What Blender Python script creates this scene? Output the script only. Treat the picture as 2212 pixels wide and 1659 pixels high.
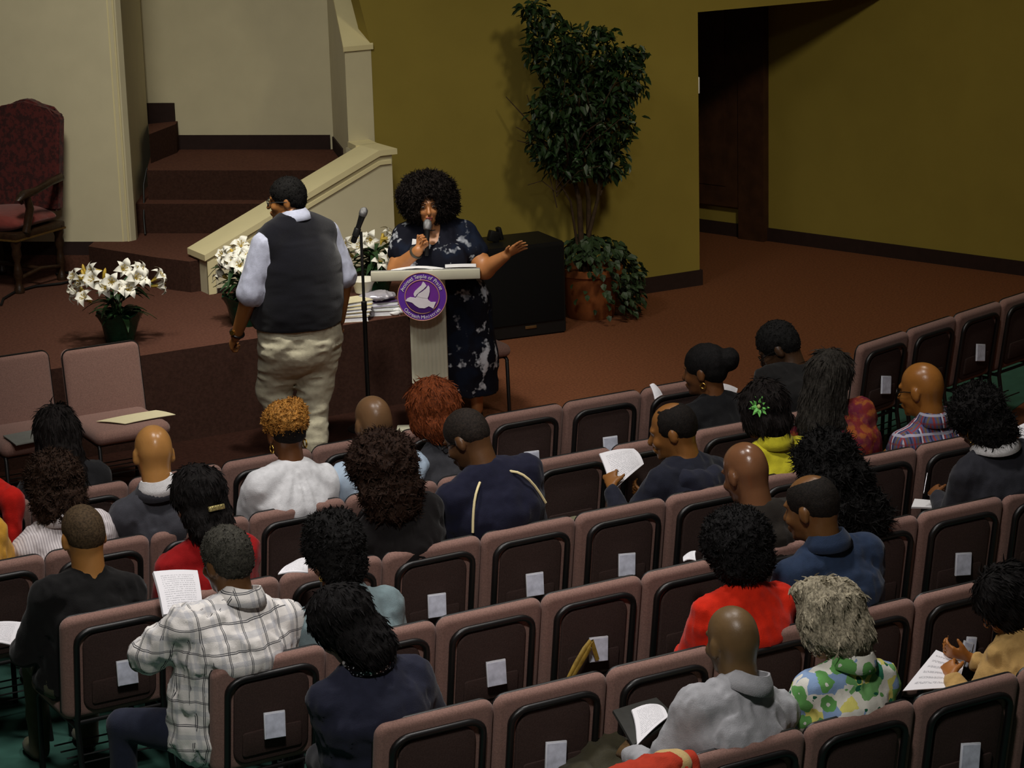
import bpy, bmesh, math, random
import numpy as np
from mathutils import Vector, Matrix
rng = random.Random(7)
SC = bpy.context.scene
for o in list(bpy.data.objects): bpy.data.objects.remove(o)
COL = SC.collection
def lin(r, g, b):
    f = lambda c: (c/255/12.92) if c/255 <= .04045 else ((c/255+.055)/1.055)**2.4
    return (f(r), f(g), f(b))
# ------------------------------------------------------------ camera
PITCH, ROLL, YAW = 0.2563132, -0.0278482, 0.5081526
cam = bpy.data.cameras.new('camera'); cam.sensor_fit = 'HORIZONTAL'; cam.sensor_width = 36.0
cam.lens = 36.0*5250.5/2212; cam.clip_end = 200
co = bpy.data.objects.new('camera', cam); COL.objects.link(co); SC.camera = co
fw = Vector((math.sin(YAW)*math.cos(PITCH), math.cos(YAW)*math.cos(PITCH), -math.sin(PITCH)))
rt = Vector((math.cos(YAW), -math.sin(YAW), 0)); up = rt.cross(fw)
cr, sr = math.cos(ROLL), math.sin(ROLL)
rt2 = rt*cr+up*sr; up2 = up*cr-rt*sr
M = Matrix((rt2, up2, -fw)).transposed().to_4x4(); M.translation = (-5.9386, -10.6630, 4.2091)
co.matrix_world = M
# ------------------------------------------------------------ light
W = bpy.data.worlds.new('world'); SC.world = W; W.use_nodes = True
W.node_tree.nodes['Background'].inputs[0].default_value = (.95, .85, .66, 1)
W.node_tree.nodes['Background'].inputs[1].default_value = .016
def area(name, loc, to, power, size, col, spread=180):
    l = bpy.data.lights.new(name, 'AREA'); l.energy = power; l.size = size; l.shape = 'DISK'; l.color = col
    l.spread = math.radians(spread)
    o = bpy.data.objects.new(name, l); COL.objects.link(o); o.location = loc
    o.rotation_euler = (Vector(to)-Vector(loc)).to_track_quat('-Z', 'Y').to_euler(); return o
WARM = (1, .88, .68)
area('house_light', (-2.9, -1.4, 6.4), (-2.9, -1.7, 0), 52, .8, (1, .96, .93), 120)
area('house_light', (-.6, -2.4, 6.4), (-.6, -2.7, 0), 50, .8, (1, .96, .93), 120)
area('house_light', (-4.2, -6.8, 6.6), (-1.3, -2.3, .8), 34, .8, (1, .96, .92), 70)
area('house_light', (1.9, -.4, 6.4), (1.9, -.7, 0), 26, .7, (1, .92, .8), 120)
area('stage_light', (-2.0, 1.5, 6.5), (.2, 5.6, 1.2), 31, 1.3, (1, .94, .80), 70)
area('stage_light', (-.9, .9, 6.4), (.2, 2.8, 1.0), 20, .5, (1, .95, .86), 44)
area('hall_light', (2.6, -1.2, 6.2), (5.6, 5.2, .6), 27, .8, (1, .90, .62), 70)
VS = SC.view_settings
VS.view_transform = 'Standard'; VS.look = 'None'; VS.exposure = 0.0; VS.gamma = 1.0; VS.use_curve_mapping = False
# ------------------------------------------------------------ materials
MATS = {}
class NB:
    def __init__(s, name):
        s.m = bpy.data.materials.new(name); s.m.use_nodes = True; s.t = s.m.node_tree; s.b = s.t.nodes['Principled BSDF']
    def n(s, ty, **kw):
        x = s.t.nodes.new(ty)
        for k, v in kw.items():
            if k in ('operation', 'blend_type', 'data_type', 'feature', 'distance', 'noise_dimensions', 'wave_type', 'bands_direction'): setattr(x, k, v)
            else:
                x.inputs[k.replace('_', ' ') if not k.isdigit() else int(k)].default_value = v
        return x
    def l(s, a, b): s.t.links.new(a, b)
    def math(s, op, a, b=None, c=None):
        x = s.t.nodes.new('ShaderNodeMath'); x.operation = op
        for i, v in enumerate((a, b, c)):
            if v is None: continue
            if isinstance(v, (int, float)): x.inputs[i].default_value = v
            else: s.l(v, x.inputs[i])
        return x.outputs[0]
    def mix(s, f, a, b):
        x = s.t.nodes.new('ShaderNodeMix'); x.data_type = 'RGBA'
        for i, v in ((0, f), (6, a), (7, b)):
            if isinstance(v, (int, float)): x.inputs[i].default_value = v
            elif isinstance(v, tuple): x.inputs[i].default_value = (*v, 1) if len(v) == 3 else v
            else: s.l(v, x.inputs[i])
        return x.outputs[2]
    def coord(s, which='Object'):
        return s.t.nodes.new('ShaderNodeTexCoord').outputs[which]
    def sep(s, v):
        x = s.t.nodes.new('ShaderNodeSeparateXYZ'); s.l(v, x.inputs[0]); return x.outputs
    def noise(s, scale, detail=2, vec=None, rough=.5):
        x = s.t.nodes.new('ShaderNodeTexNoise'); x.inputs['Scale'].default_value = scale; x.inputs['Detail'].default_value = detail; x.inputs['Roughness'].default_value = rough
        s.l(vec if vec is not None else s.coord(), x.inputs['Vector']); return x.outputs['Fac']
    def ramp(s, f, stops, const=False):
        x = s.t.nodes.new('ShaderNodeValToRGB'); e = x.color_ramp
        if const: e.interpolation = 'CONSTANT'
        while len(e.elements) < len(stops): e.elements.new(.5)
        for el, (p, c) in zip(e.elements, stops): el.position = p; el.color = (*c, 1)
        s.l(f, x.inputs[0]); return x.outputs[0]
    def bump(s, h, strength=.3, dist=.01):
        x = s.t.nodes.new('ShaderNodeBump'); x.inputs['Strength'].default_value = strength; x.inputs['Distance'].default_value = dist
        s.l(h, x.inputs['Height']); s.l(x.outputs[0], s.b.inputs['Normal'])
    def color(s, c):
        if isinstance(c, tuple): s.b.inputs['Base Color'].default_value = (*c, 1)
        else: s.l(c, s.b.inputs['Base Color'])
    def set(s, **kw):
        for k, v in kw.items(): s.b.inputs[k.replace('_', ' ')].default_value = v
def mat(name, c, rough=.7, var=.15, scale=30, bump=0, bscale=None, metal=0, spec=.4, sheen=0, c2=None, alpha=None, coat=0, trans=0):
    """plain procedural material: base colour mottled by noise, optional relief"""
    if name in MATS: return MATS[name]
    b = NB(name); a = lin(*c)
    d = lin(*c2) if c2 else tuple(x*(1-var) for x in a)
    if c2: up_ = a
    else: up_ = tuple(min(1, x*(1+var)) for x in a)
    f = b.noise(scale, 3)
    f = b.ramp(f, [(.32, (0, 0, 0)), (.68, (1, 1, 1))])
    b.color(b.mix(f, d, up_))
    b.set(Roughness=rough, Metallic=metal, Specular_IOR_Level=spec)
    if sheen: b.set(Sheen_Weight=sheen, Sheen_Roughness=.5)
    if coat: b.set(Coat_Weight=coat, Coat_Roughness=.15)
    if trans: b.set(Transmission_Weight=trans, IOR=1.45)
    if bump: b.bump(b.noise(bscale or scale*3, 3), bump, .006)
    MATS[name] = b.m; return b.m
M_carpet = mat('carpet_burgundy', (116, 72, 49), .95, .22, 60, .5, 260, spec=.1)
M_stagecarpet = mat('carpet_stage', (88, 57, 46), .95, .2, 55, .5, 260, spec=.1)
M_stageshade = mat('carpet_stage_shade', (60, 40, 33), .95, .2, 55, .5, 260, spec=.08)
M_teal = mat('floor_teal', (46, 88, 76), .8, .12, 9, .1, 120)
M_cream = mat('paint_cream', (204, 196, 166), .75, .03, 5, .08, 220, spec=.25)
M_creamcap = mat('paint_cream_cap', (222, 211, 166), .6, .03, 6, .04, 160, spec=.3)
M_olive = mat('paint_olive', (145, 129, 60), .8, .04, 3, .1, 200, spec=.2)
M_base = mat('baseboard_dark', (44, 30, 28), .8, .1, 20, spec=.2)
M_darkwood = mat('dark_wood', (62, 38, 24), .6, .25, 8, spec=.3)
M_fabric = mat('chair_fabric', (140, 108, 98), .95, .16, 160, .35, 420, spec=.15, sheen=.15)
M_panel = mat('chair_panel', (70, 55, 51), .95, .18, 170, .35, 420, spec=.12)
M_frame = mat('chair_frame', (15, 14, 14), .42, .1, 60, spec=.6)
M_black = mat('black_plastic', (16, 16, 17), .5, .1, 40)
M_blackcloth = mat('black_grille', (14, 14, 15), .9, .2, 300, .3, 600, spec=.15)
M_white = mat('white_paper', (232, 231, 232), .8, .015, 30, spec=.2)
M_steel = mat('steel', (190, 190, 195), .3, .05, 40, metal=1)
M_gold = mat('gold', (220, 180, 90), .25, .06, 40, metal=1)
# ------------------------------------------------------------ mesh helpers
def link(o, parent=None):
    COL.objects.link(o)
    if parent: o.parent = parent
    return o
def mesh_np(name, V, Q, smooth=True):
    me = bpy.data.meshes.new(name); V = np.asarray(V, np.float32); Q = np.asarray(Q, np.int32)
    n = Q.shape[1]
    me.vertices.add(len(V)); me.vertices.foreach_set('co', V.ravel())
    me.loops.add(Q.size); me.loops.foreach_set('vertex_index', Q.ravel())
    me.polygons.add(len(Q)); me.polygons.foreach_set('loop_start', np.arange(0, Q.size, n, dtype=np.int32))
    me.polygons.foreach_set('use_smooth', np.full(len(Q), smooth)); me.update(calc_edges=True); me.validate(); return me
def obj(name, me, m, parent=None):
    o = bpy.data.objects.new(name, me)
    if m is not None and not me.materials: me.materials.append(m)
    return link(o, parent)
def tag(o, label, cat, group=None, kind=None):
    if label: o['label'] = label
    if cat: o['category'] = cat
    if group: o['group'] = group
    if kind: o['kind'] = kind
    return o
def thing(name, label, cat, loc=(0, 0, 0), rz=0, group=None):
    o = bpy.data.objects.new(name, None); o.empty_display_size = .1; COL.objects.link(o)
    o.location = loc; o.rotation_euler = (0, 0, rz); return tag(o, label, cat, group)
def struct(o, label=None):
    o['kind'] = 'structure'
    if label: o['label'] = label
    return o
class MB:
    """collects simple solids into one mesh"""
    def __init__(s): s.bm = bmesh.new()
    def box(s, c, size, rot=None, bev=0, seg=2):
        r = bmesh.ops.create_cube(s.bm, size=1); vs = r['verts']
        bmesh.ops.scale(s.bm, vec=size, verts=vs)
        if bev:
            es = list({e for v in vs for e in v.link_edges})
            g = bmesh.ops.bevel(s.bm, geom=es, offset=bev, segments=seg, profile=.5, affect='EDGES'); vs = [v for v in g['verts']] if False else list({v for f in g['faces'] for v in f.verts} | {v for v in vs if v.is_valid})
        if rot is not None: bmesh.ops.rotate(s.bm, verts=vs, cent=(0, 0, 0), matrix=rot)
        bmesh.ops.translate(s.bm, vec=c, verts=vs); return s
    def tube(s, pts, r, n=8, caps=True, closed=False):
        pts = [Vector(p) for p in pts]; R = r if isinstance(r, (list, tuple)) else [r]*len(pts)
        rings = []; prev = None
        for i, p in enumerate(pts):
            a = pts[i-1] if (i or closed) else p; b = pts[(i+1) % len(pts)] if (i < len(pts)-1 or closed) else p
            t = (b-a).normalized()
            if prev is None: prev = t.orthogonal().normalized()
            prev = (prev-t*prev.dot(t)); prev = prev.normalized() if prev.length > 1e-6 else t.orthogonal().normalized()
            q = t.cross(prev)
            rings.append([s.bm.verts.new(p+(prev*math.cos(2*math.pi*k/n)+q*math.sin(2*math.pi*k/n))*R[i]) for k in range(n)])
        m = len(rings)
        for i in range(m if closed else m-1):
            A, B = rings[i], rings[(i+1) % m]
            for k in range(n): s.bm.faces.new((A[k], A[(k+1) % n], B[(k+1) % n], B[k]))
        if caps and not closed:
            s.bm.faces.new(rings[0][::-1]); s.bm.faces.new(rings[-1])
        return s
    def lathe(s, prof, c=(0, 0, 0), n=20, rot=None):
        rings = []
        for r, z in prof:
            rings.append([s.bm.verts.new((r*math.cos(2*math.pi*k/n), r*math.sin(2*math.pi*k/n), z)) for k in range(n)])
        for A, B in zip(rings, rings[1:]):
            for k in range(n): s.bm.faces.new((A[k], A[(k+1) % n], B[(k+1) % n], B[k]))
        s.bm.faces.new(rings[0][::-1]); s.bm.faces.new(rings[-1])
        vs = [v for R in rings for v in R]
        if rot is not None: bmesh.ops.rotate(s.bm, verts=vs, cent=(0, 0, 0), matrix=rot)
        bmesh.ops.translate(s.bm, vec=c, verts=vs); return s
    def prism(s, poly, d):
        """poly: 3D points of one face; d: extrusion vector"""
        A = [s.bm.verts.new(p) for p in poly]; B = [s.bm.verts.new(Vector(p)+Vector(d)) for p in poly]; n = len(A)
        s.bm.faces.new(A[::-1]); s.bm.faces.new(B)
        for k in range(n): s.bm.faces.new((A[k], A[(k+1) % n], B[(k+1) % n], B[k]))
        return s
    def slab(s, w, h, R, t, e, seg=4, cs=5):
        """padded slab in the xz plane, centred, thickness t in y, corner radius R, edge roundness e"""
        def ring(ins, y):
            ww, hh, rr = w/2-ins, h/2-ins, max(R-ins, .004); out = []
            for q, (sx, sz) in enumerate(((1, 1), (-1, 1), (-1, -1), (1, -1))):
                for k in range(cs+1):
                    a = math.pi/2*(q+k/cs); out.append(s.bm.verts.new((sx*(ww-rr)+rr*math.cos(a), y, sz*(hh-rr)+rr*math.sin(a))))
            return out
        rs = []
        for k in range(seg+1):
            a = math.pi/2*k/seg; rs.append((e*(1-math.sin(a)), -t/2+min(e, t/2)*(1-math.cos(a))))
        rs = rs+[(i, -y) for i, y in rs[::-1]]
        rings = [ring(*r) for r in rs]; n = len(rings[0])
        for A, B in zip(rings, rings[1:]):
            for k in range(n): s.bm.faces.new((A[k], A[(k+1) % n], B[(k+1) % n], B[k]))
        s.bm.faces.new(rings[0][::-1]); s.bm.faces.new(rings[-1]); return s
    def xf(s, fn):
        for v in s.bm.verts: v.co = fn(v.co)
        return s
    def mesh(s, name, smooth=None):
        bmesh.ops.recalc_face_normals(s.bm, faces=s.bm.faces)
        me = bpy.data.meshes.new(name); s.bm.to_mesh(me); s.bm.free()
        if smooth:
            me.polygons.foreach_set('use_smooth', np.ones(len(me.polygons), bool)); me.set_sharp_from_angle(angle=math.radians(smooth))
        return me
    def build(s, name, m, parent=None, smooth=40):
        return obj(name, s.mesh(name, smooth), m, parent)
def copy_tree(o, parent=None):
    c = o.copy(); COL.objects.link(c); c.parent = parent
    for ch in list(o.children): copy_tree(ch, c)
    return c
RX = lambda a: Matrix.Rotation(math.radians(a), 3, 'X')
RY = lambda a: Matrix.Rotation(math.radians(a), 3, 'Y')
RZ = lambda a: Matrix.Rotation(math.radians(a), 3, 'Z')
# ------------------------------------------------------------ the room
def plan(name, poly, z0, z1, m, smooth=0, parent=None, label=None):
    mb = MB(); mb.prism([(x, y, z0) for x, y in poly], (0, 0, z1-z0))
    o = mb.build(name, m, parent, smooth or None)
    if parent is None: struct(o, label)
    return o
plan('floor', [(-10, -13), (11, -13), (11, 10), (-10, 10)], -.1, 0, M_carpet)
plan('floor', [(-5, -8.5), (1.9, -8.5), (2.05, .3), (2.1, .8), (-5, .5)], 0, .004, M_teal, label='teal painted floor under the rows of chairs')
plan('floor', [(2.25, .1), (2.5, -.1), (3.45, .48), (3.98, .80), (6.2, 2.05), (5.6, 2.45), (2.6, 1.25)], 0, .004, M_teal, label='teal painted floor under the angled rows')
S1, S2, S3, S4, S5 = .6, .82, 1.04, 1.26, 1.48
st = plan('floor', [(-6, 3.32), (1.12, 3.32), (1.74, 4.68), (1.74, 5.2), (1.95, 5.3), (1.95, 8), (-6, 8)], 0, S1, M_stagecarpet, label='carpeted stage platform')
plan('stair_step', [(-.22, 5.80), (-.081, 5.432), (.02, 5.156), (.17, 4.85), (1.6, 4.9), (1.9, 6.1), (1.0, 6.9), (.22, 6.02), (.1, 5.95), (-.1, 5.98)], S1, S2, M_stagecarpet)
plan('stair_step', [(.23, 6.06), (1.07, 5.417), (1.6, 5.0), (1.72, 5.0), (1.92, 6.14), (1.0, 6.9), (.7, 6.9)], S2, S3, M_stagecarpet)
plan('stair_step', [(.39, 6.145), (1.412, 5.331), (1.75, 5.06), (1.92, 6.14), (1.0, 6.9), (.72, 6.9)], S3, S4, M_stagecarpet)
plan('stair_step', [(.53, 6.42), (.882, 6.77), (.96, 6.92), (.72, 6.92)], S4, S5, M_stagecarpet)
plan('floor', [(-5, 2.0), (.60, 2.0), (1.02, 2.9), (1.12, 3.32), (-5, 3.32)], 0, .006, mat('dark_floor_strip', (46, 27, 21), .95, .2, 55, .4, 260, spec=.05), label='dark strip added on the floor, standing in for the dim stage face')  # added strip: carries the dim look of the stage face across the floor
for o in list(COL.objects):                   # upright faces of stage and steps: shading put into a darker carpet copy
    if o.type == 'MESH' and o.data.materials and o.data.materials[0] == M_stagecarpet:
        o.data.materials.append(M_stageshade)
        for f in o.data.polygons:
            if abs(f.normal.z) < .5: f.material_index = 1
# angled white wall with a rounded corner, standing on a dark base
arc = [(.04, 5.815), (.105, 5.795), (.15, 5.815), (.19, 5.885), (.225, 5.985), (.25, 6.05)]
wp = [(-2.43, 7.70)]+arc+[(.72, 6.93), (.6, 7.4), (-2.2, 8.05)]
plan('wall_left', wp, S2, 4.7, M_cream, 35, label='angled cream wall behind the red armchair')
plan('baseboard_left', [(x-.004, y+.004) for x, y in wp], S1+.12, S2, M_base, 35)
plan('trim_1', [(x-.002, y+.002) for x, y in wp], S1, S1+.12, M_stagecarpet, 35, label='carpeted plinth below the cream wall')
for k, t in enumerate((.0, .04)):
    mb = MB(); d = Vector((-.795, .607, 0)); p = Vector((.085, 5.797, 0))+d*t
    mb.tube([(p.x, p.y, S2), (p.x, p.y, 4.6)], .012 if k else .008, 8); struct(mb.build('trim_%d' % (2+k), M_creamcap))
# back wall of the stairwell, with its dark base
d = Vector((.777, -.629, 0)); a = Vector((1.921, 6.15, 0)); n_ = Vector((.629, .777, 0))
b0 = a-d*2.2; b1 = a+d*.25
plan('wall_back', [(b0.x, b0.y), (b1.x, b1.y), (b1.x+n_.x*.15, b1.y+n_.y*.15), (b0.x+n_.x*.15, b0.y+n_.y*.15)], 1.0, 4.7, M_cream, label='cream wall behind the stairs')
def basebd(name, p, q, z0, z1, th=.02, side=-1):
    p, q = Vector((*p, 0)), Vector((*q, 0)); t = (q-p).normalized(); n = Vector((-t.y, t.x, 0))*th*side
    return plan(name, [(p.x, p.y), (q.x, q.y), (q.x+n.x, q.y+n.y), (p.x+n.x, p.y+n.y)], z0, z1, M_base)
basebd('baseboard_back', (.93, 6.952), (1.90, 6.167), S4, S4+.11)
basebd('baseboard_back', (.50, 7.30), (.93, 6.952), S5-.02, S5+.14)
basebd('baseboard_back', (.86, 7.009), (.95, 6.936), S4, S5+.14, .03)
# stair parapet behind the knee wall: end face, sloping cap
mb = MB(); mb.prism([(1.60, 5.212, .9), (2.02, 6.45, .9), (2.02, 6.45, 2.93), (1.60, 5.212, 2.12)], (.212, 0, 0))
struct(mb.build('wall_parapet', M_cream, None, None), 'tall cream parapet at the right of the stairs')
mb = MB(); mb.prism([(1.585, 5.20, 2.12), (2.01, 6.45, 2.93), (2.01, 6.45, 2.965), (1.585, 5.20, 2.155)], (.24, 0, 0))
struct(mb.build('trim_4', M_creamcap, None, None), 'sloping cap of the tall parapet')
basebd('baseboard_parapet', (1.72, 5.56), (1.915, 6.13), S4, S4+.10, .015, 1)
# knee wall along the stairs
kn = MB(); KY0, KY1 = 4.718, 5.0
kn.prism([(.245, KY0, S1), (1.70, KY0, S1), (1.70, KY0, 1.425), (1.60, KY0, 1.425), (.245, KY0, .845)], (0, KY1-KY0, 0))
kn.prism([(1.58, KY1, S1), (1.70, KY1, S1), (1.70, KY1, 1.425), (1.58, KY1, 1.425)], (0, .22, 0))
struct(kn.build('wall_knee', M_cream, None, None), 'low cream wall sloping up beside the stairs')
cp = MB(); cp.prism([(.225, KY0-.02, .84), (1.60, KY0-.02, 1.428), (1.735, KY0-.02, 1.428), (1.735, KY0-.02, 1.468), (1.592, KY0-.02, 1.468), (.225, KY0-.02, .882)], (0, KY1-KY0+.035, 0))
cp.prism([(1.56, KY1+.01, 1.428), (1.735, KY1+.01, 1.428), (1.735, KY1+.01, 1.468), (1.56, KY1+.01, 1.468)], (.03, .2, 0))
struct(cp.build('trim_5', M_creamcap, None, None), 'pale cap on the sloping knee wall')
ml = MB()
ml.prism([(.30, KY0-.012, .80), (1.60, KY0-.012, 1.362), (1.69, KY0-.012, 1.362), (1.69, KY0-.012, 1.39), (1.595, KY0-.012, 1.39), (.30, KY0-.012, .832)], (0, .02, 0))
ml.prism([(.245, KY0-.012, S1), (.30, KY0-.012, S1), (.30, KY0-.012, .85), (.245, KY0-.012, .83)], (0, .02, 0))
struct(ml.build('trim_6', M_creamcap, None, None), 'raised moulding under the knee wall cap')
basebd('shade_strip_knee', (.31, KY0), (1.70, KY0), S1, S1+.035, .006, -1)  # thin dark strip added for the shadow line at the knee wall's foot
# olive wall, hall opening and the hall behind it
OY = 5.215
ow = MB(); ow.prism([(1.715, OY, 0), (4.651, OY, 0), (4.651, OY, 2.172), (9.5, OY, 2.172), (9.5, OY, 4.7), (1.3, OY, 4.7), (1.5, OY, 3.4), (1.735, OY, 2.479), (1.815, OY, 2.14), (1.81, OY, 1.40), (1.715, OY, 1.40)], (0, .14, 0))
struct(ow.build('wall_right', M_olive, None, None), 'olive wall with a wide opening behind the tree')
basebd('baseboard_right', (1.76, OY), (4.651, OY), 0, .125, .018, -1)
basebd('baseboard_right', (4.651, OY-.018), (4.651, OY+.14), 0, .125, .018, -1)
hd = Vector((.323, -.946, 0)).normalized(); h0 = Vector((6.121, 6.341, 0)); hn = Vector((.946, .323, 0))
def hallwall(name, t0, t1, z0, z1, off, th, m, label=None):
    p, q = h0+hd*t0-hn*off, h0+hd*t1-hn*off; n = hn*th
    return plan(name, [(p.x, p.y), (q.x, q.y), (q.x+n.x, q.y+n.y), (p.x+n.x, p.y+n.y)], z0, z1, m, label=label)
hallwall('wall_hall', -2.2, 6, 0, 4.7, 0, .14, M_olive, 'olive hall wall at the far right')
hallwall('baseboard_hall', -2.2, 6, 0, .115, .02, .02, M_base)
dr = hallwall('door_1', -1.9, -.27, .27, 2.6, .06, .06, M_darkwood, 'dark wooden door in the hall opening')
for t0, t1, z0, z1 in ((-1.75, -.42, 1.45, 2.35), (-1.75, -.42, .45, 1.3)):
    hallwall('door_panel', t0, t1, z0, z1, .068, .01, M_darkwood, None).parent = dr
jb = hallwall('trim_7', -.27, 0, 0, 2.7, .075, .075, M_darkwood, 'dark wooden door jamb')
sw = MB(); sw.box((4.66, OY+.03, 1.60), (.018, .05, .13), None, .005)
tag(sw.build('light_switch', M_white), 'small white switch on the edge of the olive wall', 'switch')
# ------------------------------------------------------------ chairs
CW_ = .485
def lean(z): return (.86-z)*.15
def make_chair():
    t = thing('church_chair', 'x', 'chair')
    bp = MB(); bp.slab(CW_-.004, .46, .046, .062, .030, 5, 6)
    bp.xf(lambda c: Vector((c.x, c.y+lean(c.z+.63), c.z+.63)))
    b = bp.build('backrest', M_fabric, t, 50)
    pn = MB(); pn.slab(.315, .355, .06, .02, .009, 3, 6)
    pn.xf(lambda c: Vector((c.x, c.y+lean(c.z+.605)-.034, c.z+.605)))
    pnl = pn.build('back_panel', M_panel, t, 50)
    pk = MB(); pk.slab(.25, .105, .012, .012, .004, 2, 3)
    pk.xf(lambda c: Vector((c.x, c.y+lean(c.z+.515)-.047, c.z+.515)))
    pk.build('pocket', M_panel, pnl, 50)
    pts = []
    for s in (-1, 1):
        L = [(s*.185, .44), (s*.185, .745)]
        L += [(s*(.185-.07+.07*math.cos(a)), .745+.055*math.sin(a)) for a in [math.pi/2*k/6 for k in range(1, 7)]]
        pts += L if s < 0 else L[::-1]
    fr = MB(); fr.tube([(x, lean(z)-.041, z) for x, z in pts], .0135, 8)
    fr.build('back_frame', M_frame, t, 60)
    ed = MB(); e = []                                   # dark edging round the front of the pad
    for s in (-1, 1):
        L = [(s*.235, .43), (s*.235, .812)]+[(s*(.235-.045+.045*math.cos(a)), .812+.045*math.sin(a)) for a in [math.pi/2*k/5 for k in range(1, 6)]]
        e += L if s < 0 else L[::-1]
    ed.tube([(x, lean(z)+.012, z) for x, z in e], .007, 6); ed.build('edge_piping', M_frame, b, 60)
    se = MB(); se.slab(CW_-.02, .47, .06, .085, .04, 4, 5)
    se.xf(lambda c: Vector((c.x, .285+c.z, .43-c.y+.012*math.cos(c.x*9)))); se.build('seat', M_fabric, t, 50)
    for s in (-1, 1):
        l = MB(); l.tube([(s*.185, lean(.46)-.041, .46), (s*.19, .03, .38), (s*.195, -.035, .0)], .0125, 8); l.build('leg', M_frame, t, 60)
        l = MB(); l.tube([(s*.20, .44, .40), (s*.205, .475, .36), (s*.205, .49, .0)], .0125, 8); l.build('leg', M_frame, t, 60)
    sf = MB()
    for s in (-1, 1): sf.tube([(s*.195, .03, .375), (s*.2, .46, .375)], .011, 6)
    for y in (.06, .44): sf.tube([(-.2, y, .375), (.2, y, .375)], .01, 6)
    for y in (.12, .2, .28, .36): sf.tube([(-.19, y, .17), (.19, y, .17)], .004, 5)
    sf.build('seat_frame', M_frame, t, 60)
    return t
CH0 = make_chair(); CH_USED = [False]
def chair(x, y, rz, label, group='upholstered church chairs'):
    if not CH_USED[0]: c = CH0; CH_USED[0] = True
    else: c = copy_tree(CH0)
    c.location = (x, y, 0); c.rotation_euler = (0, 0, rz); c['label'] = label; c['group'] = group; return c
RP = .844
OFF = (-2.1213, -2.8284, -2.0890, -1.7873, -1.9957, -1.2166)
def rowY(k): return -(k-1)*RP
def cx(k, i): return OFF[k-1]+CW_*(i+.5)
ORD = ['first', 'second', 'third', 'fourth', 'fifth', 'sixth', 'seventh', 'eighth', 'ninth', 'tenth', 'eleventh', 'twelfth']
ROWS = {1: (-3, 6), 2: (-2, 8), 3: (-2, 7), 4: (-2, 7), 5: (-1, 5), 6: (-2, 3)}
OCC = {}
for k, (a, b) in ROWS.items():
    for i in range(a, b+1):
        OCC[(k, i)] = chair(cx(k, i), rowY(k), 0, 'mauve padded chair, %s from the left aisle end, %s row from the stage' % (ORD[i-a], ORD[k-1]))
rb = math.radians(16.5)
for i in range(4):
    t = .21+i*.487
    chair(2.342+math.cos(rb)*t, .108+math.sin(rb)*t, rb, 'dark padded chair in the angled row at far right, %s from its left end' % ORD[i], 'chairs of the angled right row')
chair(-1.27, 2.72, math.pi, 'mauve padded chair facing the audience with a pale sheet on its seat', 'chairs facing the audience')
chair(-1.80, 2.80, math.pi, 'mauve padded chair facing the audience at the far left edge', 'chairs facing the audience')
chair(1.28, 3.20, math.pi, 'mauve padded chair behind the speaking woman', 'chairs facing the audience')
# ------------------------------------------------------------ figures: blended solids turned into one smooth surface
_nt = np.random.RandomState(3).rand(32, 32, 32).astype(np.float32)*2-1
def vnoise(P, f, off=0.0):
    q = P*f+off; i = np.floor(q).astype(np.int32); w = (q-i).astype(np.float32); w = w*w*(3-2*w)
    i0 = i & 31; i1 = (i+1) & 31
    g = lambda a, b, c: _nt[a, b, c]
    x0, y0, z0 = i0.T; x1, y1, z1 = i1.T; u, v, t = w.T
    c00 = g(x0, y0, z0)*(1-u)+g(x1, y0, z0)*u; c10 = g(x0, y1, z0)*(1-u)+g(x1, y1, z0)*u
    c01 = g(x0, y0, z1)*(1-u)+g(x1, y0, z1)*u; c11 = g(x0, y1, z1)*(1-u)+g(x1, y1, z1)*u
    return (c00*(1-v)+c10*v)*(1-t)+(c01*(1-v)+c11*v)*t
A_ = lambda *v: np.array(v, float)
def nrm(v): v = np.asarray(v, float); return v/max(np.linalg.norm(v), 1e-9)
def cap(a, b, ra, rb=None, k=.02): return ('c', np.asarray(a, float), np.asarray(b, float), ra, rb if rb is not None else ra, k)
def ell(c, r, R=None, k=.02): return ('e', np.asarray(c, float), np.asarray(r, float), np.eye(3) if R is None else R, k)
def tub(a, b, ra, rb, right, k=.04): return ('t', np.asarray(a, float), np.asarray(b, float), ra, rb, nrm(right), k)
def inflate(p, e):
    if p[0] == 'c': return ('c', p[1], p[2], p[3]+e, p[4]+e, p[5])
    if p[0] == 'e': return ('e', p[1], p[2]+e, p[3], p[4])
    return ('t', p[1], p[2], (p[3][0]+e, p[3][1]+e), (p[4][0]+e, p[4][1]+e), p[5], p[6])
def _bb(p):
    if p[0] == 'c': m = max(p[3], p[4]); return np.minimum(p[1], p[2])-m, np.maximum(p[1], p[2])+m
    if p[0] == 'e': m = max(p[2]); return p[1]-m, p[1]+m
    m = max(*p[3], *p[4]); return np.minimum(p[1], p[2])-m, np.maximum(p[1], p[2])+m
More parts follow.
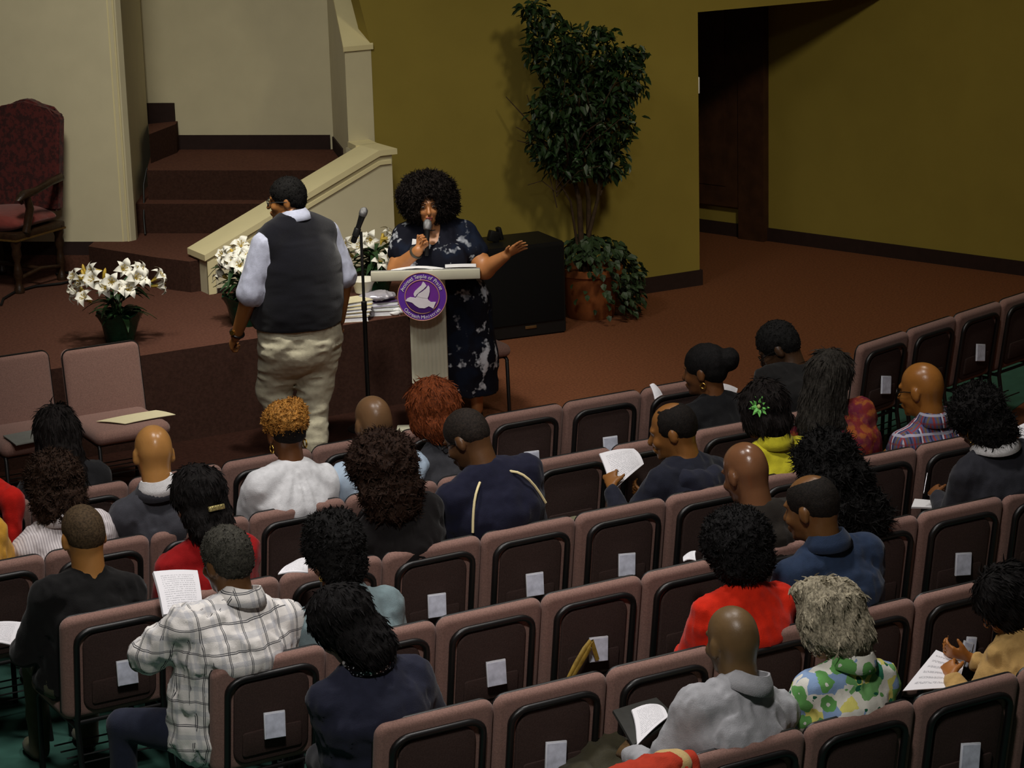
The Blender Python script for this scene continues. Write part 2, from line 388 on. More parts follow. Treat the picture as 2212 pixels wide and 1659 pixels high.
def _dist(p, P):
    if p[0] == 'c':
        ab = p[2]-p[1]; L = max(ab@ab, 1e-9); d = P-p[1]; t = np.clip((d@ab)/L, 0, 1)
        return np.sqrt(((d-t[..., None]*ab)**2).sum(-1))-(p[3]+(p[4]-p[3])*t)
    if p[0] == 'e':
        q = (P-p[1])@p[3]; r = p[2]; k0 = np.sqrt(((q/r)**2).sum(-1)); k1 = np.sqrt(((q/(r*r))**2).sum(-1))
        return k0*(k0-1)/np.maximum(k1, 1e-6)
    ab = p[2]-p[1]; L = np.linalg.norm(ab); u = ab/max(L, 1e-6); r = nrm(p[5]-u*(p[5]@u)); n = np.cross(u, r)
    d = P-p[1]; s = d@u; t = np.clip(s/max(L, 1e-6), 0, 1); q = d-(t*L)[..., None]*u
    rx = p[3][0]+(p[4][0]-p[3][0])*t; ry = p[3][1]+(p[4][1]-p[3][1])*t; m = np.minimum(rx, ry)
    return (np.sqrt(((q@r)/rx)**2+((q@n)/ry)**2+((q@u)/m)**2)-1)*m
def solid(prims, h=.009, sub=(), noise=(), cut=()):
    """prims: blended union; sub: carved away; noise: (amp, freq vec, offset, ridged); cut: half spaces (point, normal) removed on the normal side"""
    lo = np.min([_bb(p)[0] for p in prims], 0)-.03; hi = np.max([_bb(p)[1] for p in prims], 0)+.03
    n = np.ceil((hi-lo)/h).astype(int)+1
    ax = [lo[i]+h*np.arange(n[i]) for i in range(3)]
    v = np.full(n, .5, np.float32)
    def region(p, pad=.05):
        a, b = _bb(p); i0 = np.clip(((a-pad-lo)/h).astype(int), 0, n-1); i1 = np.clip(((b+pad-lo)/h).astype(int)+2, 0, n)
        sl = tuple(slice(i0[i], i1[i]) for i in range(3))
        G = np.stack(np.meshgrid(ax[0][sl[0]], ax[1][sl[1]], ax[2][sl[2]], indexing='ij'), -1); return sl, G
    for p in prims:
        sl, G = region(p); d = _dist(p, G).astype(np.float32); k = p[-1]; a = v[sl]
        t = np.clip(.5+.5*(a-d)/k, 0, 1); v[sl] = a*(1-t)+d*t-k*t*(1-t)
    for p in sub:
        sl, G = region(p)
        if min(v[sl].shape) == 0: continue
        d = -_dist(p, G).astype(np.float32); k = p[-1]; a = v[sl]
        t = np.clip(.5-.5*(a-d)/k, 0, 1); v[sl] = a*(1-t)+d*t+k*t*(1-t)
    for c, nn in cut:
        X, Y, Z = np.meshgrid(*ax, indexing='ij', sparse=True)
        d = ((X-c[0])*nn[0]+(Y-c[1])*nn[1]+(Z-c[2])*nn[2]).astype(np.float32); v = np.maximum(v, d)
    if noise:
        m = np.abs(v) < .05; ii = np.argwhere(m); P = lo+h*ii
        for amp, fr, of, ridged in noise:
            if callable(amp): v[m] += amp(P).astype(np.float32); continue
            q = vnoise(P*np.asarray(fr, float), 1.0, of)
            if ridged: q = 1-2*np.abs(q)
            v[m] += (-amp*q).astype(np.float32)
    for i in range(3):                       # close at the grid border
        s0 = [slice(None)]*3; s0[i] = 0; v[tuple(s0)] = np.maximum(v[tuple(s0)], .001); s0[i] = -1; v[tuple(s0)] = np.maximum(v[tuple(s0)], .001)
    return nets(v, lo, h)
def nets(v, lo, h):
    ins = v < 0; c = np.zeros(np.array(v.shape)-1, np.uint8)
    sh = [(a, b, d) for a in (0, 1) for b in (0, 1) for d in (0, 1)]
    S_ = lambda A, o: A[o[0]:A.shape[0]-1+o[0], o[1]:A.shape[1]-1+o[1], o[2]:A.shape[2]-1+o[2]]
    for o in sh: c += S_(ins, o)
    act = (c > 0) & (c < 8); cells = np.argwhere(act); idx = np.full(act.shape, -1, np.int32); idx[act] = np.arange(len(cells))
    cv = np.stack([v[cells[:, 0]+o[0], cells[:, 1]+o[1], cells[:, 2]+o[2]] for o in sh], 1)
    acc = np.zeros((len(cells), 3)); cnt = np.zeros(len(cells)); O = np.array(sh, float)
    for a in range(8):
        for b in range(a+1, 8):
            if np.abs(O[a]-O[b]).sum() != 1: continue
            va, vb = cv[:, a], cv[:, b]; m = (va < 0) != (vb < 0); t = np.where(m, va/np.where(va == vb, 1, va-vb), 0)
            acc += (O[a]+t[:, None]*(O[b]-O[a]))*m[:, None]; cnt += m
    V = lo+h*(cells+acc/np.maximum(cnt, 1)[:, None]); Q = []
    for axn in range(3):
        b, d = [(1, 2), (2, 0), (0, 1)][axn]
        s0 = [slice(None)]*3; s1 = [slice(None)]*3; s0[axn] = slice(0, -1); s1[axn] = slice(1, None)
        A = ins[tuple(s0)]; B = ins[tuple(s1)]; e = np.argwhere(A != B)
        e = e[(e[:, b] > 0) & (e[:, d] > 0) & (e[:, b] < ins.shape[b]-1) & (e[:, d] < ins.shape[d]-1)]
        fl = A[e[:, 0], e[:, 1], e[:, 2]]
        q = []
        for ob, od in ((-1, -1), (0, -1), (0, 0), (-1, 0)):
            k = e.copy(); k[:, b] += ob; k[:, d] += od; q.append(idx[k[:, 0], k[:, 1], k[:, 2]])
        q = np.stack(q, 1); q[~fl] = q[~fl][:, ::-1]; Q.append(q)
    Q = np.concatenate(Q); Q = Q[(Q >= 0).all(1)]
    return V, Q
def sobj(name, VQ, m, parent): return obj(name, mesh_np(name, *VQ), m, parent)
def eul(yaw, pitch=0, roll=0):
    """columns: right, forward, up. yaw left +, pitch nod down +, roll lean to the right + (degrees)"""
    return np.array(Matrix.Rotation(math.radians(yaw), 3, 'Z') @ Matrix.Rotation(math.radians(-pitch), 3, 'X') @ Matrix.Rotation(math.radians(roll), 3, 'Y'))
def ik(S, T, l1, l2, pole):
    S, T = np.asarray(S, float), np.asarray(T, float); d = np.linalg.norm(T-S); u = (T-S)/d; d = min(d, l1+l2-.004)
    a = (l1*l1-l2*l2+d*d)/(2*d); hh = math.sqrt(max(l1*l1-a*a, 0)); p = np.asarray(pole, float); p = nrm(p-u*(p@u))
    return S+u*a+p*hh, S+u*d
def head_prims(c, R, s=1.0, face=True, kk=.02):
    T = lambda *p: c+R@(np.array(p)*s)
    E = lambda p, r, k=kk: ell(T(*p), np.array(r)*s, R, k)
    L = [E((0, -.012, .028), (.075, .096, .088)), E((0, -.045, -.005), (.066, .055, .062)), E((0, .026, -.03), (.062, .068, .082)), E((0, .052, -.088), (.040, .040, .032))]
    for q in (-1, 1):
        L += [E((q*.077, -.008, -.012), (.011, .021, .033), .008), E((q*.079, -.012, -.030), (.009, .012, .014), .006)]
    if face:
        L += [cap(T(0, .092, .0), T(0, .113, -.034), .009*s, .013*s, .012), E((0, .098, -.066), (.024, .012, .009), .010), E((0, .094, -.078), (.020, .012, .008), .010),
              E((-.034, .074, -.034), (.022, .020, .020), .02), E((.034, .074, -.034), (.022, .020, .020), .02), E((0, .082, .022), (.05, .014, .012), .015), E((0, .086, -.105), (.018, .014, .014), .015)]
    return L
def hand_prims(Wr, f, t, curl=25, s=1.0, spread=6, thumb=35):
    """Wr wrist, f finger direction, t towards the thumb; fingers curl towards -cross(t, f)*..."""
    f = nrm(f); t = nrm(t-f*(t@f)); n = np.cross(f, t)                 # n: palm side
    L = [tub(Wr, Wr+f*.085*s, (.026*s, .016*s), (.041*s, .015*s), t, .012)]
    for k, (o, l) in enumerate(((.030, .078), (.010, .088), (-.011, .082), (-.031, .065))):
        p = Wr+f*.086*s+t*o*s; d = nrm(f+t*math.tan(math.radians(spread*(1.5-k)/1.5))); a = 0
        for j, q in enumerate((.44, .31, .25)):
            a += math.radians(curl*(.7 if j == 0 else 1.1)); dd = d*math.cos(a)+n*math.sin(a); e = p+dd*l*q*s
            L.append(cap(p, e, (.0095-.0012*j)*s, (.0085-.0012*j)*s, .003 if j else .006)); p = e
    p = Wr+f*.022*s+t*.022*s; d = nrm(f*.75+t*math.tan(math.radians(thumb))+n*.35); e = p+d*.045*s
    L += [cap(p, e, .014*s, .011*s, .01), cap(e, e+nrm(d+f*.4+n*.2)*.032*s, .0105*s, .0085*s, .004)]
    return L
def ringtube(name, c, u, v, r, rad, m, parent, n=14):
    mb = MB(); mb.tube([Vector(c)+Vector(u)*r*math.cos(2*math.pi*k/n)+Vector(v)*r*math.sin(2*math.pi*k/n) for k in range(n)], rad, 6, closed=True)
    return mb.build(name, m, parent, 80)
def glasses(c, R, m, parent, s=1.0):
    T = lambda *p: Vector(c+R@(np.array(p)*s)); mb = MB()
    for q in (-1, 1):
        mb.tube([T(q*.086, -.012, -.004), T(q*.082, .05, .004), T(q*.066, .108, .0)], .0028, 6)
        mb.tube([T(q*(.036+.027*math.cos(a)), .112-.008*abs(math.cos(a)), -.004+.019*math.sin(a)) for a in [2*math.pi*k/12 for k in range(12)]], .0026, 6, closed=True)
    mb.tube([T(-.01, .116, .0), T(.01, .116, .0)], .0025, 6); return mb.build('glasses', m, parent, 60)
def collar(N, R, m, parent, r=.068, h=.042, flare=.030, gap=62, tip=.035, name='collar', th=.003):
    """fold-over collar round the neck base; R columns right, forward, up"""
    V = []; n = 26; T = lambda x, y, z: N+R@np.array((x, y, z))
    for k in range(n+1):
        a = math.radians(-90-(180-gap)+(360-2*gap)*k/n); e = abs(k/n-.5)*2; e = max(0, e-.55)/.45
        ca, sa = math.cos(a), math.sin(a)
        V += [T((r+.002)*ca, (r+.002)*.95*sa, -.03-.02*e), T((r-.008)*ca, (r-.008)*.95*sa, h*(1-.5*e)), T((r-.003)*ca, (r-.003)*.95*sa, h*(1-.5*e)+.0015), T((r+flare*.55)*ca, (r+flare*.55)*.97*sa, h*.45*(1-.5*e)-.004-tip*.4*e), T((r+flare)*ca*(1-.05*e), (r+flare)*sa*(1+.02*e), -.018-tip*e)]
    Q = [(5*k+j, 5*k+j+1, 5*k+j+6, 5*k+j+5) for k in range(n) for j in range(4)]
    o = obj(name, mesh_np(name, V, Q), m, parent); o.data.set_sharp_from_angle(angle=math.radians(50)); q = o.modifiers.new('s', 'SOLIDIFY'); q.thickness = th; q.offset = 0; return o
def skin(c, rough=.42): return mat('skin_%d_%d_%d' % c, (c[0], int(c[1]*1.06), int(c[2]*1.04)), rough, .07, 14, .06, 180, spec=.45)
def hairmat(c, rough=.75): return mat('hair_%d_%d_%d' % c, tuple(int(x*.88) for x in c), rough, .5, 110, .5, 300, spec=.18)
def cloth(c, name='cloth', rough=.85, bump=.25): return mat('%s_%d_%d_%d' % (name, *c), c, rough, .08, 40, bump, 240, spec=.15, sheen=.1)
STR = {'curlytop': (3000, 'curl', .018), 'afro': (4200, 'curl', .018), 'curlbob': (3600, 'curl', .026), 'bigcurl': (5200, 'curl', .038), 'long': (2400, 'flow', .05), 'bob': (2600, 'flow', .038), 'shag': (3200, 'flow', .026), 'updo': (2200, 'flow', .028), 'short': (1600, 'curl', .008)}
def strands(V, Q, R, n, mode, ln, seed=0, w=.0016):
    """loose locks standing off the hair surface, added to the same mesh"""
    r = np.random.RandomState(seed+11); fn = np.cross(V[Q[:, 2]]-V[Q[:, 0]], V[Q[:, 3]]-V[Q[:, 1]]); N = np.zeros_like(V)
    for k in range(4): np.add.at(N, Q[:, k], fn)
    N /= np.maximum(np.linalg.norm(N, axis=1, keepdims=True), 1e-9)
    i = r.randint(0, len(V), n); p = V[i]-N[i]*.002; nn = N[i]; rd = r.randn(n, 3); L = ln*(.6+.8*r.rand(n, 1))
    if mode == 'curl': d = nn*.55+rd*.5; d2 = d+r.randn(n, 3)*.8-R[:, 2]*.15
    else: dn = -R[:, 2]-R[:, 1]*.15; dn = dn-nn*(nn@dn)[:, None]; d = dn+nn*.10+rd*.09; d2 = dn-nn*.10+rd*.14
    d /= np.linalg.norm(d, axis=1, keepdims=True); d2 /= np.linalg.norm(d2, axis=1, keepdims=True)
    s = np.cross(d, r.randn(n, 3)); s /= np.maximum(np.linalg.norm(s, axis=1, keepdims=True), 1e-9); s *= w*(2.0 if mode == 'flow' else 1.6)
    a, b = p+d*L*.5, p+d*L*.5+d2*L*.5; A = np.stack([p-s, p+s, a+s, a-s, b+s*.25, b-s*.25], 1).reshape(-1, 3); o = len(V)+6*np.arange(n)[:, None]
    return np.concatenate([V, A]), np.concatenate([Q, o+np.array([0, 1, 2, 3]), o+np.array([3, 2, 4, 5])])
def build_hair(style, c, R, s, m, parent, sc=1.0, seed=0):
    T = lambda *p: c+R@(np.array(p)*s); E = lambda p, r, k=.02: ell(T(*p), np.array(r)*s, R, k); K = lambda a, b, ra, rb=None, k=.02: cap(T(*a), T(*b), ra*s, (rb if rb else ra)*s, k)
    face = [E((0, .09, -.045), (.058, .075, .085), .012)]; sd = seed*7.3; nz = (); h = .008; sub = face; cut = ()
    if style == 'buzz':
        P = [E((0, -.012, .030), (.079, .100, .091)), E((0, -.05, .0), (.068, .055, .060))]; sub = [E((0, .10, -.02), (.066, .085, .075), .01)]
        cut = [(T(0, -.05, -.045), R@nrm((0, .35, -1)))]; nz = ((.0015, (90, 90, 90), sd, 0),)
    elif style == 'balding':
        P = [E((0, -.014, .026), (.081, .101, .090)), E((0, -.05, .0), (.069, .057, .066))]; sub = [E((0, .085, .02), (.066, .095, .09), .01), E((0, -.01, .13), (.040, .055, .042), .01)]
        cut = [(T(0, -.05, -.06), R@nrm((0, .3, -1)))]; nz = ((.002, (80, 80, 80), sd, 0),)
    elif style == 'ring':
        P = [E((0, -.012, .030), (.079, .100, .091)), E((0, -.05, .0), (.068, .055, .060))]; sub = [E((0, .10, -.02), (.066, .085, .075), .01), E((0, .03, .125), (.056, .105, .048), .01)]
        cut = [(T(0, -.05, -.06), R@nrm((0, .3, -1)))]; nz = ((.0015, (90, 90, 90), sd, 0),)
    elif style == 'short':
        P = [E((0, -.014, .034), (.083, .104, .096)), E((0, -.052, -.004), (.072, .060, .070))]
        sub = [E((0, .11, -.03), (.064, .085, .085), .01)]; cut = [(T(0, -.05, -.072), R@nrm((0, .25, -1)))]; nz = ((.004, (70, 70, 70), sd, 1),)
    elif style == 'curlytop':
        P = [E((0, -.012, .045), (.092, .108, .095)), E((0, -.05, -.02), (.074, .062, .080)), E((-.03, -.03, .10), (.05, .06, .045), .03), E((.035, .0, .10), (.05, .06, .045), .03)]; nz = ((.009, (42, 42, 42), sd, 1), (.004, (95, 95, 95), sd, 1)); h = .007
    elif style == 'afro':
        P = [E((0, -.02, .03), (.115, .118, .108)), E((0, -.045, -.045), (.102, .085, .075))]; nz = ((.010, (34, 34, 34), sd, 1), (.006, (80, 80, 80), sd, 1)); h = .007
    elif style == 'curlbob':
        P = [E((0, -.02, .032), (.108, .116, .100)), E((0, -.055, -.065), (.105, .075, .075)), E((0, -.062, -.125), (.085, .055, .045))]; nz = ((.014, (30, 30, 30), sd, 1), (.006, (75, 75, 75), sd, 1)); h = .007
    elif style == 'bigcurl':
        P = [E((0, -.02, .03), (.115, .118, .10)), E((0, -.06, -.08), (.15, .10, .10)), E((.0, -.075, -.19), (.185, .09, .09)), E((.06, -.075, -.25), (.14, .08, .07))]; nz = ((.018, (26, 26, 26), sd, 1), (.008, (64, 64, 64), sd, 1)); h = .008
    elif style == 'long':
        P = [E((0, -.014, .032), (.085, .106, .096)), K((0, -.055, .0), (0, -.075, -.20), .078, .086, .04), K((-.055, -.02, -.02), (-.075, -.03, -.19), .034, .034), K((.055, -.02, -.02), (.075, -.03, -.19), .034, .034)]; nz = ((.007, (60, 60, 6), sd, 1), (.003, (140, 140, 10), sd, 1)); h = .007
    elif style == 'bun':
        P = [E((0, -.014, .032), (.083, .106, .092)), E((0, -.05, -.01), (.070, .058, .066)), E((.035, -.115, .03), (.058, .050, .055), .012)]; nz = ((.003, (60, 60, 25), sd, 1),); cut = [(T(0, -.05, -.066), R@nrm((0, .3, -1)))]
    elif style == 'bob':
        P = [E((0, -.018, .036), (.096, .112, .100)), E((0, -.055, -.05), (.090, .068, .075)), E((-.06, .0, -.02), (.04, .06, .06)), E((.06, .0, -.02), (.04, .06, .06))]; nz = ((.008, (40, 40, 16), sd, 1), (.003, (110, 110, 40), sd, 1)); h = .007
    elif style == 'shag':
        P = [E((0, -.016, .045), (.098, .112, .098)), E((0, -.055, -.045), (.094, .072, .085)), E((-.07, .01, .0), (.04, .065, .075)), E((.07, -.01, .0), (.036, .06, .07)), E((-.03, .03, .12), (.05, .06, .035), .03)]; nz = ((.010, (34, 34, 14), sd, 1), (.005, (85, 85, 28), sd, 1)); h = .006
    elif style == 'updo':
        P = [E((0, -.018, .04), (.092, .112, .100)), E((0, -.06, -.04), (.088, .070, .09)), E((0, -.085, .06), (.062, .05, .06), .03), E((0, -.085, -.09), (.075, .055, .06), .03)]; nz = ((.007, (45, 45, 20), sd, 1), (.003, (110, 110, 40), sd, 1)); h = .007
    V, Q = solid(P, h, sub, nz, cut)
    if style in STR: V, Q = strands(V, Q, R, *STR[style], seed=seed)
    return sobj('hair', (V, Q), m, parent)
TOPS = {}
def person(label, k, i, head, hy=0, hp=14, hr=0, man=True, g=1.0, sk=(96, 60, 38), hair=None, hc=(22, 18, 16), top=None, topc=(40, 40, 46), sleeve='long', yaw=0, hipx=0, hands=None, pants=(30, 30, 34), col=None, hs=1.0, hairs=1.0, arms=True, rough=.42, legs=True, sway=0, elbow=None, knees=None, res=.0095, group='seated audience', shirt_name='shirt', seed=0, fold=1.0, handcurl=40, sw=None, pleat=None):
    hs = hs*1.08; X, Y = cx(k, i), rowY(k)
    root = thing('person', label, 'person', (X, Y, 0), math.radians(yaw), group)
    ry = np.array(Matrix.Rotation(math.radians(-yaw), 3, 'Z'))
    hcn = ry@np.array((head[0]-X, head[1], head[2])); Rh = eul(hy, hp, hr)
    N = hcn+Rh@A_(0, -.028, -.115)*hs+A_(0, -.012, -.05)          # base of the neck
    hip = A_(hipx, .21, .535); right = A_(1, 0, 0); sp = nrm(N-hip)
    R0 = np.stack([nrm(right-sp*(right@sp)), nrm(np.cross(sp, right)), sp], 1)
    if R0[1, 1] < 0: R0[:, 1] *= -1
    r_, f_, u_ = R0.T
    sw = sw or (.178 if man else .158); sw *= (1+.35*(g-1))
    L = np.linalg.norm(N-hip); chest = hip+u_*L*.66-f_*.028; waist = hip+u_*L*.30+f_*.005; U = N-u_*.055-f_*.006
    T = [tub(hip+u_*.0, waist, (.165*g, .125*g), (.152*g, .118*g), r_, .05), tub(waist, chest, (.152*g, .118*g), (.168*g, .120*g), r_, .05), tub(chest, U, (.168*g, .118*g), (sw*.80, .080), r_, .05)]
    SH = []
    for q in (-1, 1):
        sj = U+r_*q*sw-u_*.012; SH.append(sj); T += [cap(N-u_*.008+r_*q*.03, sj-u_*.008, .050, .056, .04)]
    if not man: T += [ell(chest+f_*.085-r_*.07-u_*.01, (.068*g, .06*g, .065*g), None, .04), ell(chest+f_*.085+r_*.07-u_*.01, (.068*g, .06*g, .065*g), None, .04)]
    body = head_prims(hcn, Rh, hs, kk=.02)+[cap(hcn+Rh@A_(0, -.022, -.06)*hs, N-u_*.02, .057*hs*(1.08 if man else .94), .062*(1.1 if man else .96), .025)]
    body += [inflate(p, -.018) for p in T]
    shirt = [inflate(p, .011) for p in T]
    al, fl_ = (.285, .25) if man else (.265, .23)
    hands = hands or (A_(-.09, .44, .66), A_(.09, .44, .66))
    for q, sj, hd_ in zip((-1, 1), SH, hands):
        if hd_ is None: continue
        pole = A_(q*.55, -.45, -.9)
        if elbow and elbow[0 if q < 0 else 1] is not None: pole = elbow[0 if q < 0 else 1]
        Eb, Wr = ik(sj, hd_, al, fl_, pole); ua = .052*(1+.6*(g-1)); fa = .041*(1+.4*(g-1))
        arm = [cap(sj, Eb, ua+.004, fa+.002, .03), cap(Eb, Wr, fa, .027, .015)]
        fd = nrm(Wr-Eb); body += [inflate(arm[0], -.010 if sleeve != 'none' else 0), inflate(arm[1], -.008 if sleeve == 'long' else -.002)]
        tdir = A_(-q*.75, .25, .6)
        body += hand_prims(Wr, nrm(fd+A_(-q*.25, .1, -.1)), tdir, handcurl, .95 if man else .86)
        if sleeve == 'long': shirt += [inflate(arm[0], .012), cap(Eb, Eb+(Wr-Eb)*.84, fa+.012, .040, .02)]
        elif sleeve == 'short': shirt += [cap(sj, sj+(Eb-sj)*.82, ua+.018, fa+.030, .03)]
        elif sleeve == 'elbow': shirt += [inflate(arm[0], .014), cap(Eb, Eb+(Wr-Eb)*.35, fa+.013, fa+.014, .02)]
    sobj('body', solid(body, res), skin(sk, rough), root)
    nz = (tuple(pleat) if pleat else ())+((.007*fold, (14, 14, 20), seed*3.1, 0), (.0055*fold, (26, 30, 12), seed*5.7+4, 1), (.002*fold, (60, 60, 40), seed+2, 0))
    tm = top or cloth(topc)
    sh_o = sobj(shirt_name, solid(shirt, .0105, (), nz, [(N+u_*.012, u_)] if False else ()), tm, root)
    if col: collar(N+u_*.046-f_*.004, np.stack([r_, f_, u_], 1), col, sh_o, **({'r': .074, 'flare': .030, 'h': .042} if man else {'r': .068, 'flare': .028, 'h': .036}))
    if legs:
        kn = knees or (A_(-.11+hipx*.5, .60, .50), A_(.11+hipx*.5, .60, .50)); PL = []
        for q, kp in zip((-1, 1), kn):
            hj = hip+A_(q*.085, -.02, -.0); ft = A_(kp[0]*1.02, kp[1]+.02, .06)
            PL += [cap(hj, kp, .083*g, .062, .03), cap(kp, ft, .060, .045, .02), ell(ft+A_(0, .07, -.022), (.045, .11, .036), None, .02)]
        PL += [tub(hip-A_(.04, 0, 0), hip+A_(.04, 0, 0), (.10, .10), (.10, .10), (0, 0, 1), .04)]
        sobj('trousers', solid(PL, .016, (), ((.004, (18, 18, 18), seed, 0),)), cloth(pants, 'trouser'), root)
    if hair: build_hair(hair, hcn, Rh, hs*hairs, hairmat(hc), root, seed=seed)
    root['_h'] = 0; del root['_h']
    return dict(root=root, h=hcn, R=Rh, N=N, f=f_, r=r_, u=u_, S=SH, chest=chest)
# ------------------------------------------------------------ patterned cloth
def lines(b, v, period, width, off=0.0):
    """1 inside a stripe of the given width, repeated along v"""
    x = b.math('MODULO', b.math('ADD', v, 50*period+off), period); return b.math('LESS_THAN', x, width)
def warp(b, v, amt, scale):
    n = b.t.nodes.new('ShaderNodeTexNoise'); n.inputs['Scale'].default_value = scale; b.l(b.coord(), n.inputs['Vector'])
    return b.math('ADD', v, b.math('MULTIPLY', b.math('SUBTRACT', n.outputs['Fac'], .5), amt))
def facing(b):
    x, y, z = b.sep(b.coord()); nx, ny, nz = b.sep(b.coord('Normal')); f = b.math('GREATER_THAN', b.math('ABSOLUTE', nx), b.math('ABSOLUTE', ny))
    h = b.math('ADD', b.math('MULTIPLY', x, b.math('SUBTRACT', 1.0, f)), b.math('MULTIPLY', y, f)); g = b.math('MULTIPLY', b.math('GREATER_THAN', nz, .8), 1.0)
    return h, b.math('ADD', b.math('MULTIPLY', z, b.math('SUBTRACT', 1.0, g)), b.math('MULTIPLY', y, g))
def fin(b, rough=.85, bumpv=.2):
    b.set(Roughness=rough, Specular_IOR_Level=.15); b.bump(b.noise(220, 2), bumpv, .004); return b.m
def plaid_white():
    b = NB('plaid_white'); x, z = facing(b); x = warp(b, x, .03, 6); z = warp(b, z, .03, 6)
    c = lin(236, 231, 226); c = b.mix(b.math('MULTIPLY', lines(b, x, .085, .016, .03), .35), c, lin(160, 165, 178)); c = b.mix(b.math('MULTIPLY', lines(b, z, .10, .02, .05), .35), c, lin(160, 165, 178))
    for v, p in ((x, .085), (z, .10)):
        c = b.mix(lines(b, v, p, .0032), c, lin(78, 78, 82)); c = b.mix(lines(b, v, p, .0028, -.006), c, lin(92, 92, 96))
    b.color(c); return fin(b)
def plaid_color():
    b = NB('plaid_color'); x, z = facing(b); c = lin(92, 92, 128)
    for col, p, w, o in (((150, 66, 66), .05, .009, .0), ((120, 104, 78), .05, .008, -.018), ((54, 60, 92), .05, .008, -.034), ((196, 196, 210), .10, .008, -.042)):
        c = b.mix(lines(b, x, p, w, o), c, lin(*col))
    c = b.mix(b.math('MULTIPLY', lines(b, z, .09, .012, .02), .8), c, lin(190, 190, 206)); c = b.mix(b.math('MULTIPLY', lines(b, z, .09, .010, -.03), .6), c, lin(130, 56, 62))
    b.color(c); return fin(b)
def striped_white():
    b = NB('striped_white'); x, y, z = b.sep(b.coord()); c = b.mix(b.math('MULTIPLY', lines(b, x, .011, .0045), .6), lin(224, 216, 216), lin(150, 140, 146)); b.color(c); return fin(b)
def floral():
    b = NB('floral_green'); v = b.t.nodes.new('ShaderNodeTexVoronoi'); v.inputs['Scale'].default_value = 19; v.inputs['Randomness'].default_value = .9
    n = b.t.nodes.new('ShaderNodeTexNoise'); n.inputs['Scale'].default_value = 30; b.l(b.coord(), n.inputs['Vector'])
    mx = b.t.nodes.new('ShaderNodeVectorMath'); mx.operation = 'MULTIPLY_ADD'; b.l(n.outputs['Color'], mx.inputs[0]); mx.inputs[1].default_value = (.03, .03, .03); b.l(b.coord(), mx.inputs[2]); b.l(mx.outputs[0], v.inputs['Vector'])
    x, y, z = b.sep(v.outputs['Color'])
    c = b.ramp(x, [(0, lin(116, 170, 104)), (.22, lin(232, 228, 216)), (.46, lin(140, 166, 204)), (.62, lin(50, 120, 92)), (.70, lin(226, 218, 120)), (.84, lin(228, 226, 216))], True)
    v2 = b.t.nodes.new('ShaderNodeTexVoronoi'); v2.inputs['Scale'].default_value = 13; b.l(mx.outputs[0], v2.inputs['Vector'])
    x2, _, _ = b.sep(v2.outputs['Color']); big = b.math('MULTIPLY', b.math('LESS_THAN', v2.outputs['Distance'], .42), b.math('GREATER_THAN', x2, .62))
    c = b.mix(big, c, lin(106, 166, 92)); dot = b.math('MULTIPLY', b.math('LESS_THAN', v2.outputs['Distance'], .1), b.math('GREATER_THAN', x2, .62)); c = b.mix(dot, c, lin(226, 224, 214))
    lf = b.t.nodes.new('ShaderNodeTexVoronoi'); lf.inputs['Scale'].default_value = 30; b.l(mx.outputs[0], lf.inputs['Vector'])
    x3, _, _ = b.sep(lf.outputs['Color']); c = b.mix(b.math('MULTIPLY', b.math('LESS_THAN', lf.outputs['Distance'], .36), b.math('GREATER_THAN', x3, .82)), c, lin(34, 96, 70))
    b.color(c); return fin(b)
def blotch(name, base, spot, scale, lo, hi, c3=None):
    b = NB(name); f = b.noise(scale, 3, rough=.6); c = b.mix(b.ramp(f, [(lo, (0, 0, 0)), (hi, (1, 1, 1))]), lin(*base), lin(*spot))
    if c3: c = b.mix(b.ramp(b.noise(scale*.6, 2), [(.5, (0, 0, 0)), (.6, (.7, .7, .7))]), c, lin(*c3))
    b.color(c); return fin(b)
M_maroonprint = blotch('maroon_print', (124, 44, 42), (150, 84, 40), 26, .46, .56, (96, 30, 58))
M_bluprint = blotch('pale_blue_print', (176, 194, 212), (72, 82, 100), 16, .63, .67)
M_dress = blotch('dress_navy', (14, 15, 26), (196, 200, 208), 9.5, .585, .66, (16, 26, 44))
M_shirtwhite = cloth((224, 224, 226), 'white_cotton')
M_plaidw = plaid_white()
# ------------------------------------------------------------ the audience
PEOPLE = {}
def earring(p, side, m, r=.014, rad=.0022, drop=.055):
    T = lambda *q: p['h']+p['R']@np.array(q); c = T(side*.084, -.012, -drop-r)
    return ringtube('earring', c, p['R'][:, 1], p['R'][:, 2], r, rad, m, p['root'])
P = PEOPLE
P['longblack'] = person('woman with long straight black hair and black jacket, front row at left', 1, -1, (-2.40, .18, 1.085), hy=-8, hp=14, man=False, hair='long', hc=(26, 20, 18), topc=(30, 30, 32), seed=1, hairs=1.05)
P['red_left'] = person('person in a red top at the left edge, arm over the front row chair', 1, -2, (-3.0, .22, 1.12), man=False, hair='short', topc=(186, 26, 16), seed=2, hands=(None, A_(.10, -.13, .66)), elbow=(None, A_(.5, -.9, .3)))
P['curly_brown'] = person('woman with brown curly hair and thin striped white shirt, second row', 2, 0, (-2.685, .24, 1.085), hy=-5, hp=22, man=False, g=1.08, sk=(126, 78, 48), hair='curlbob', hc=(52, 34, 22), top=striped_white(), col=cloth((214, 206, 206), 'white_cotton'), seed=3, hipx=-.05)
P['mustard'] = person('person in a mustard shirt cut off by the left edge, second row', 2, -1, (-3.22, .22, 1.12), topc=(206, 152, 52), hair='short', seed=4, g=1.1)
P['bald_tan'] = person('bald tan man in a charcoal suit with white collar, second row', 2, 1, (-2.225, .2, 1.165), hy=-6, hp=18, hr=4, sk=(178, 120, 68), rough=.28, g=1.06, topc=(62, 62, 68), col=cloth((228, 226, 226), 'white_cotton'), seed=5, hipx=-.06, hs=1.02, shirt_name='suit_jacket')
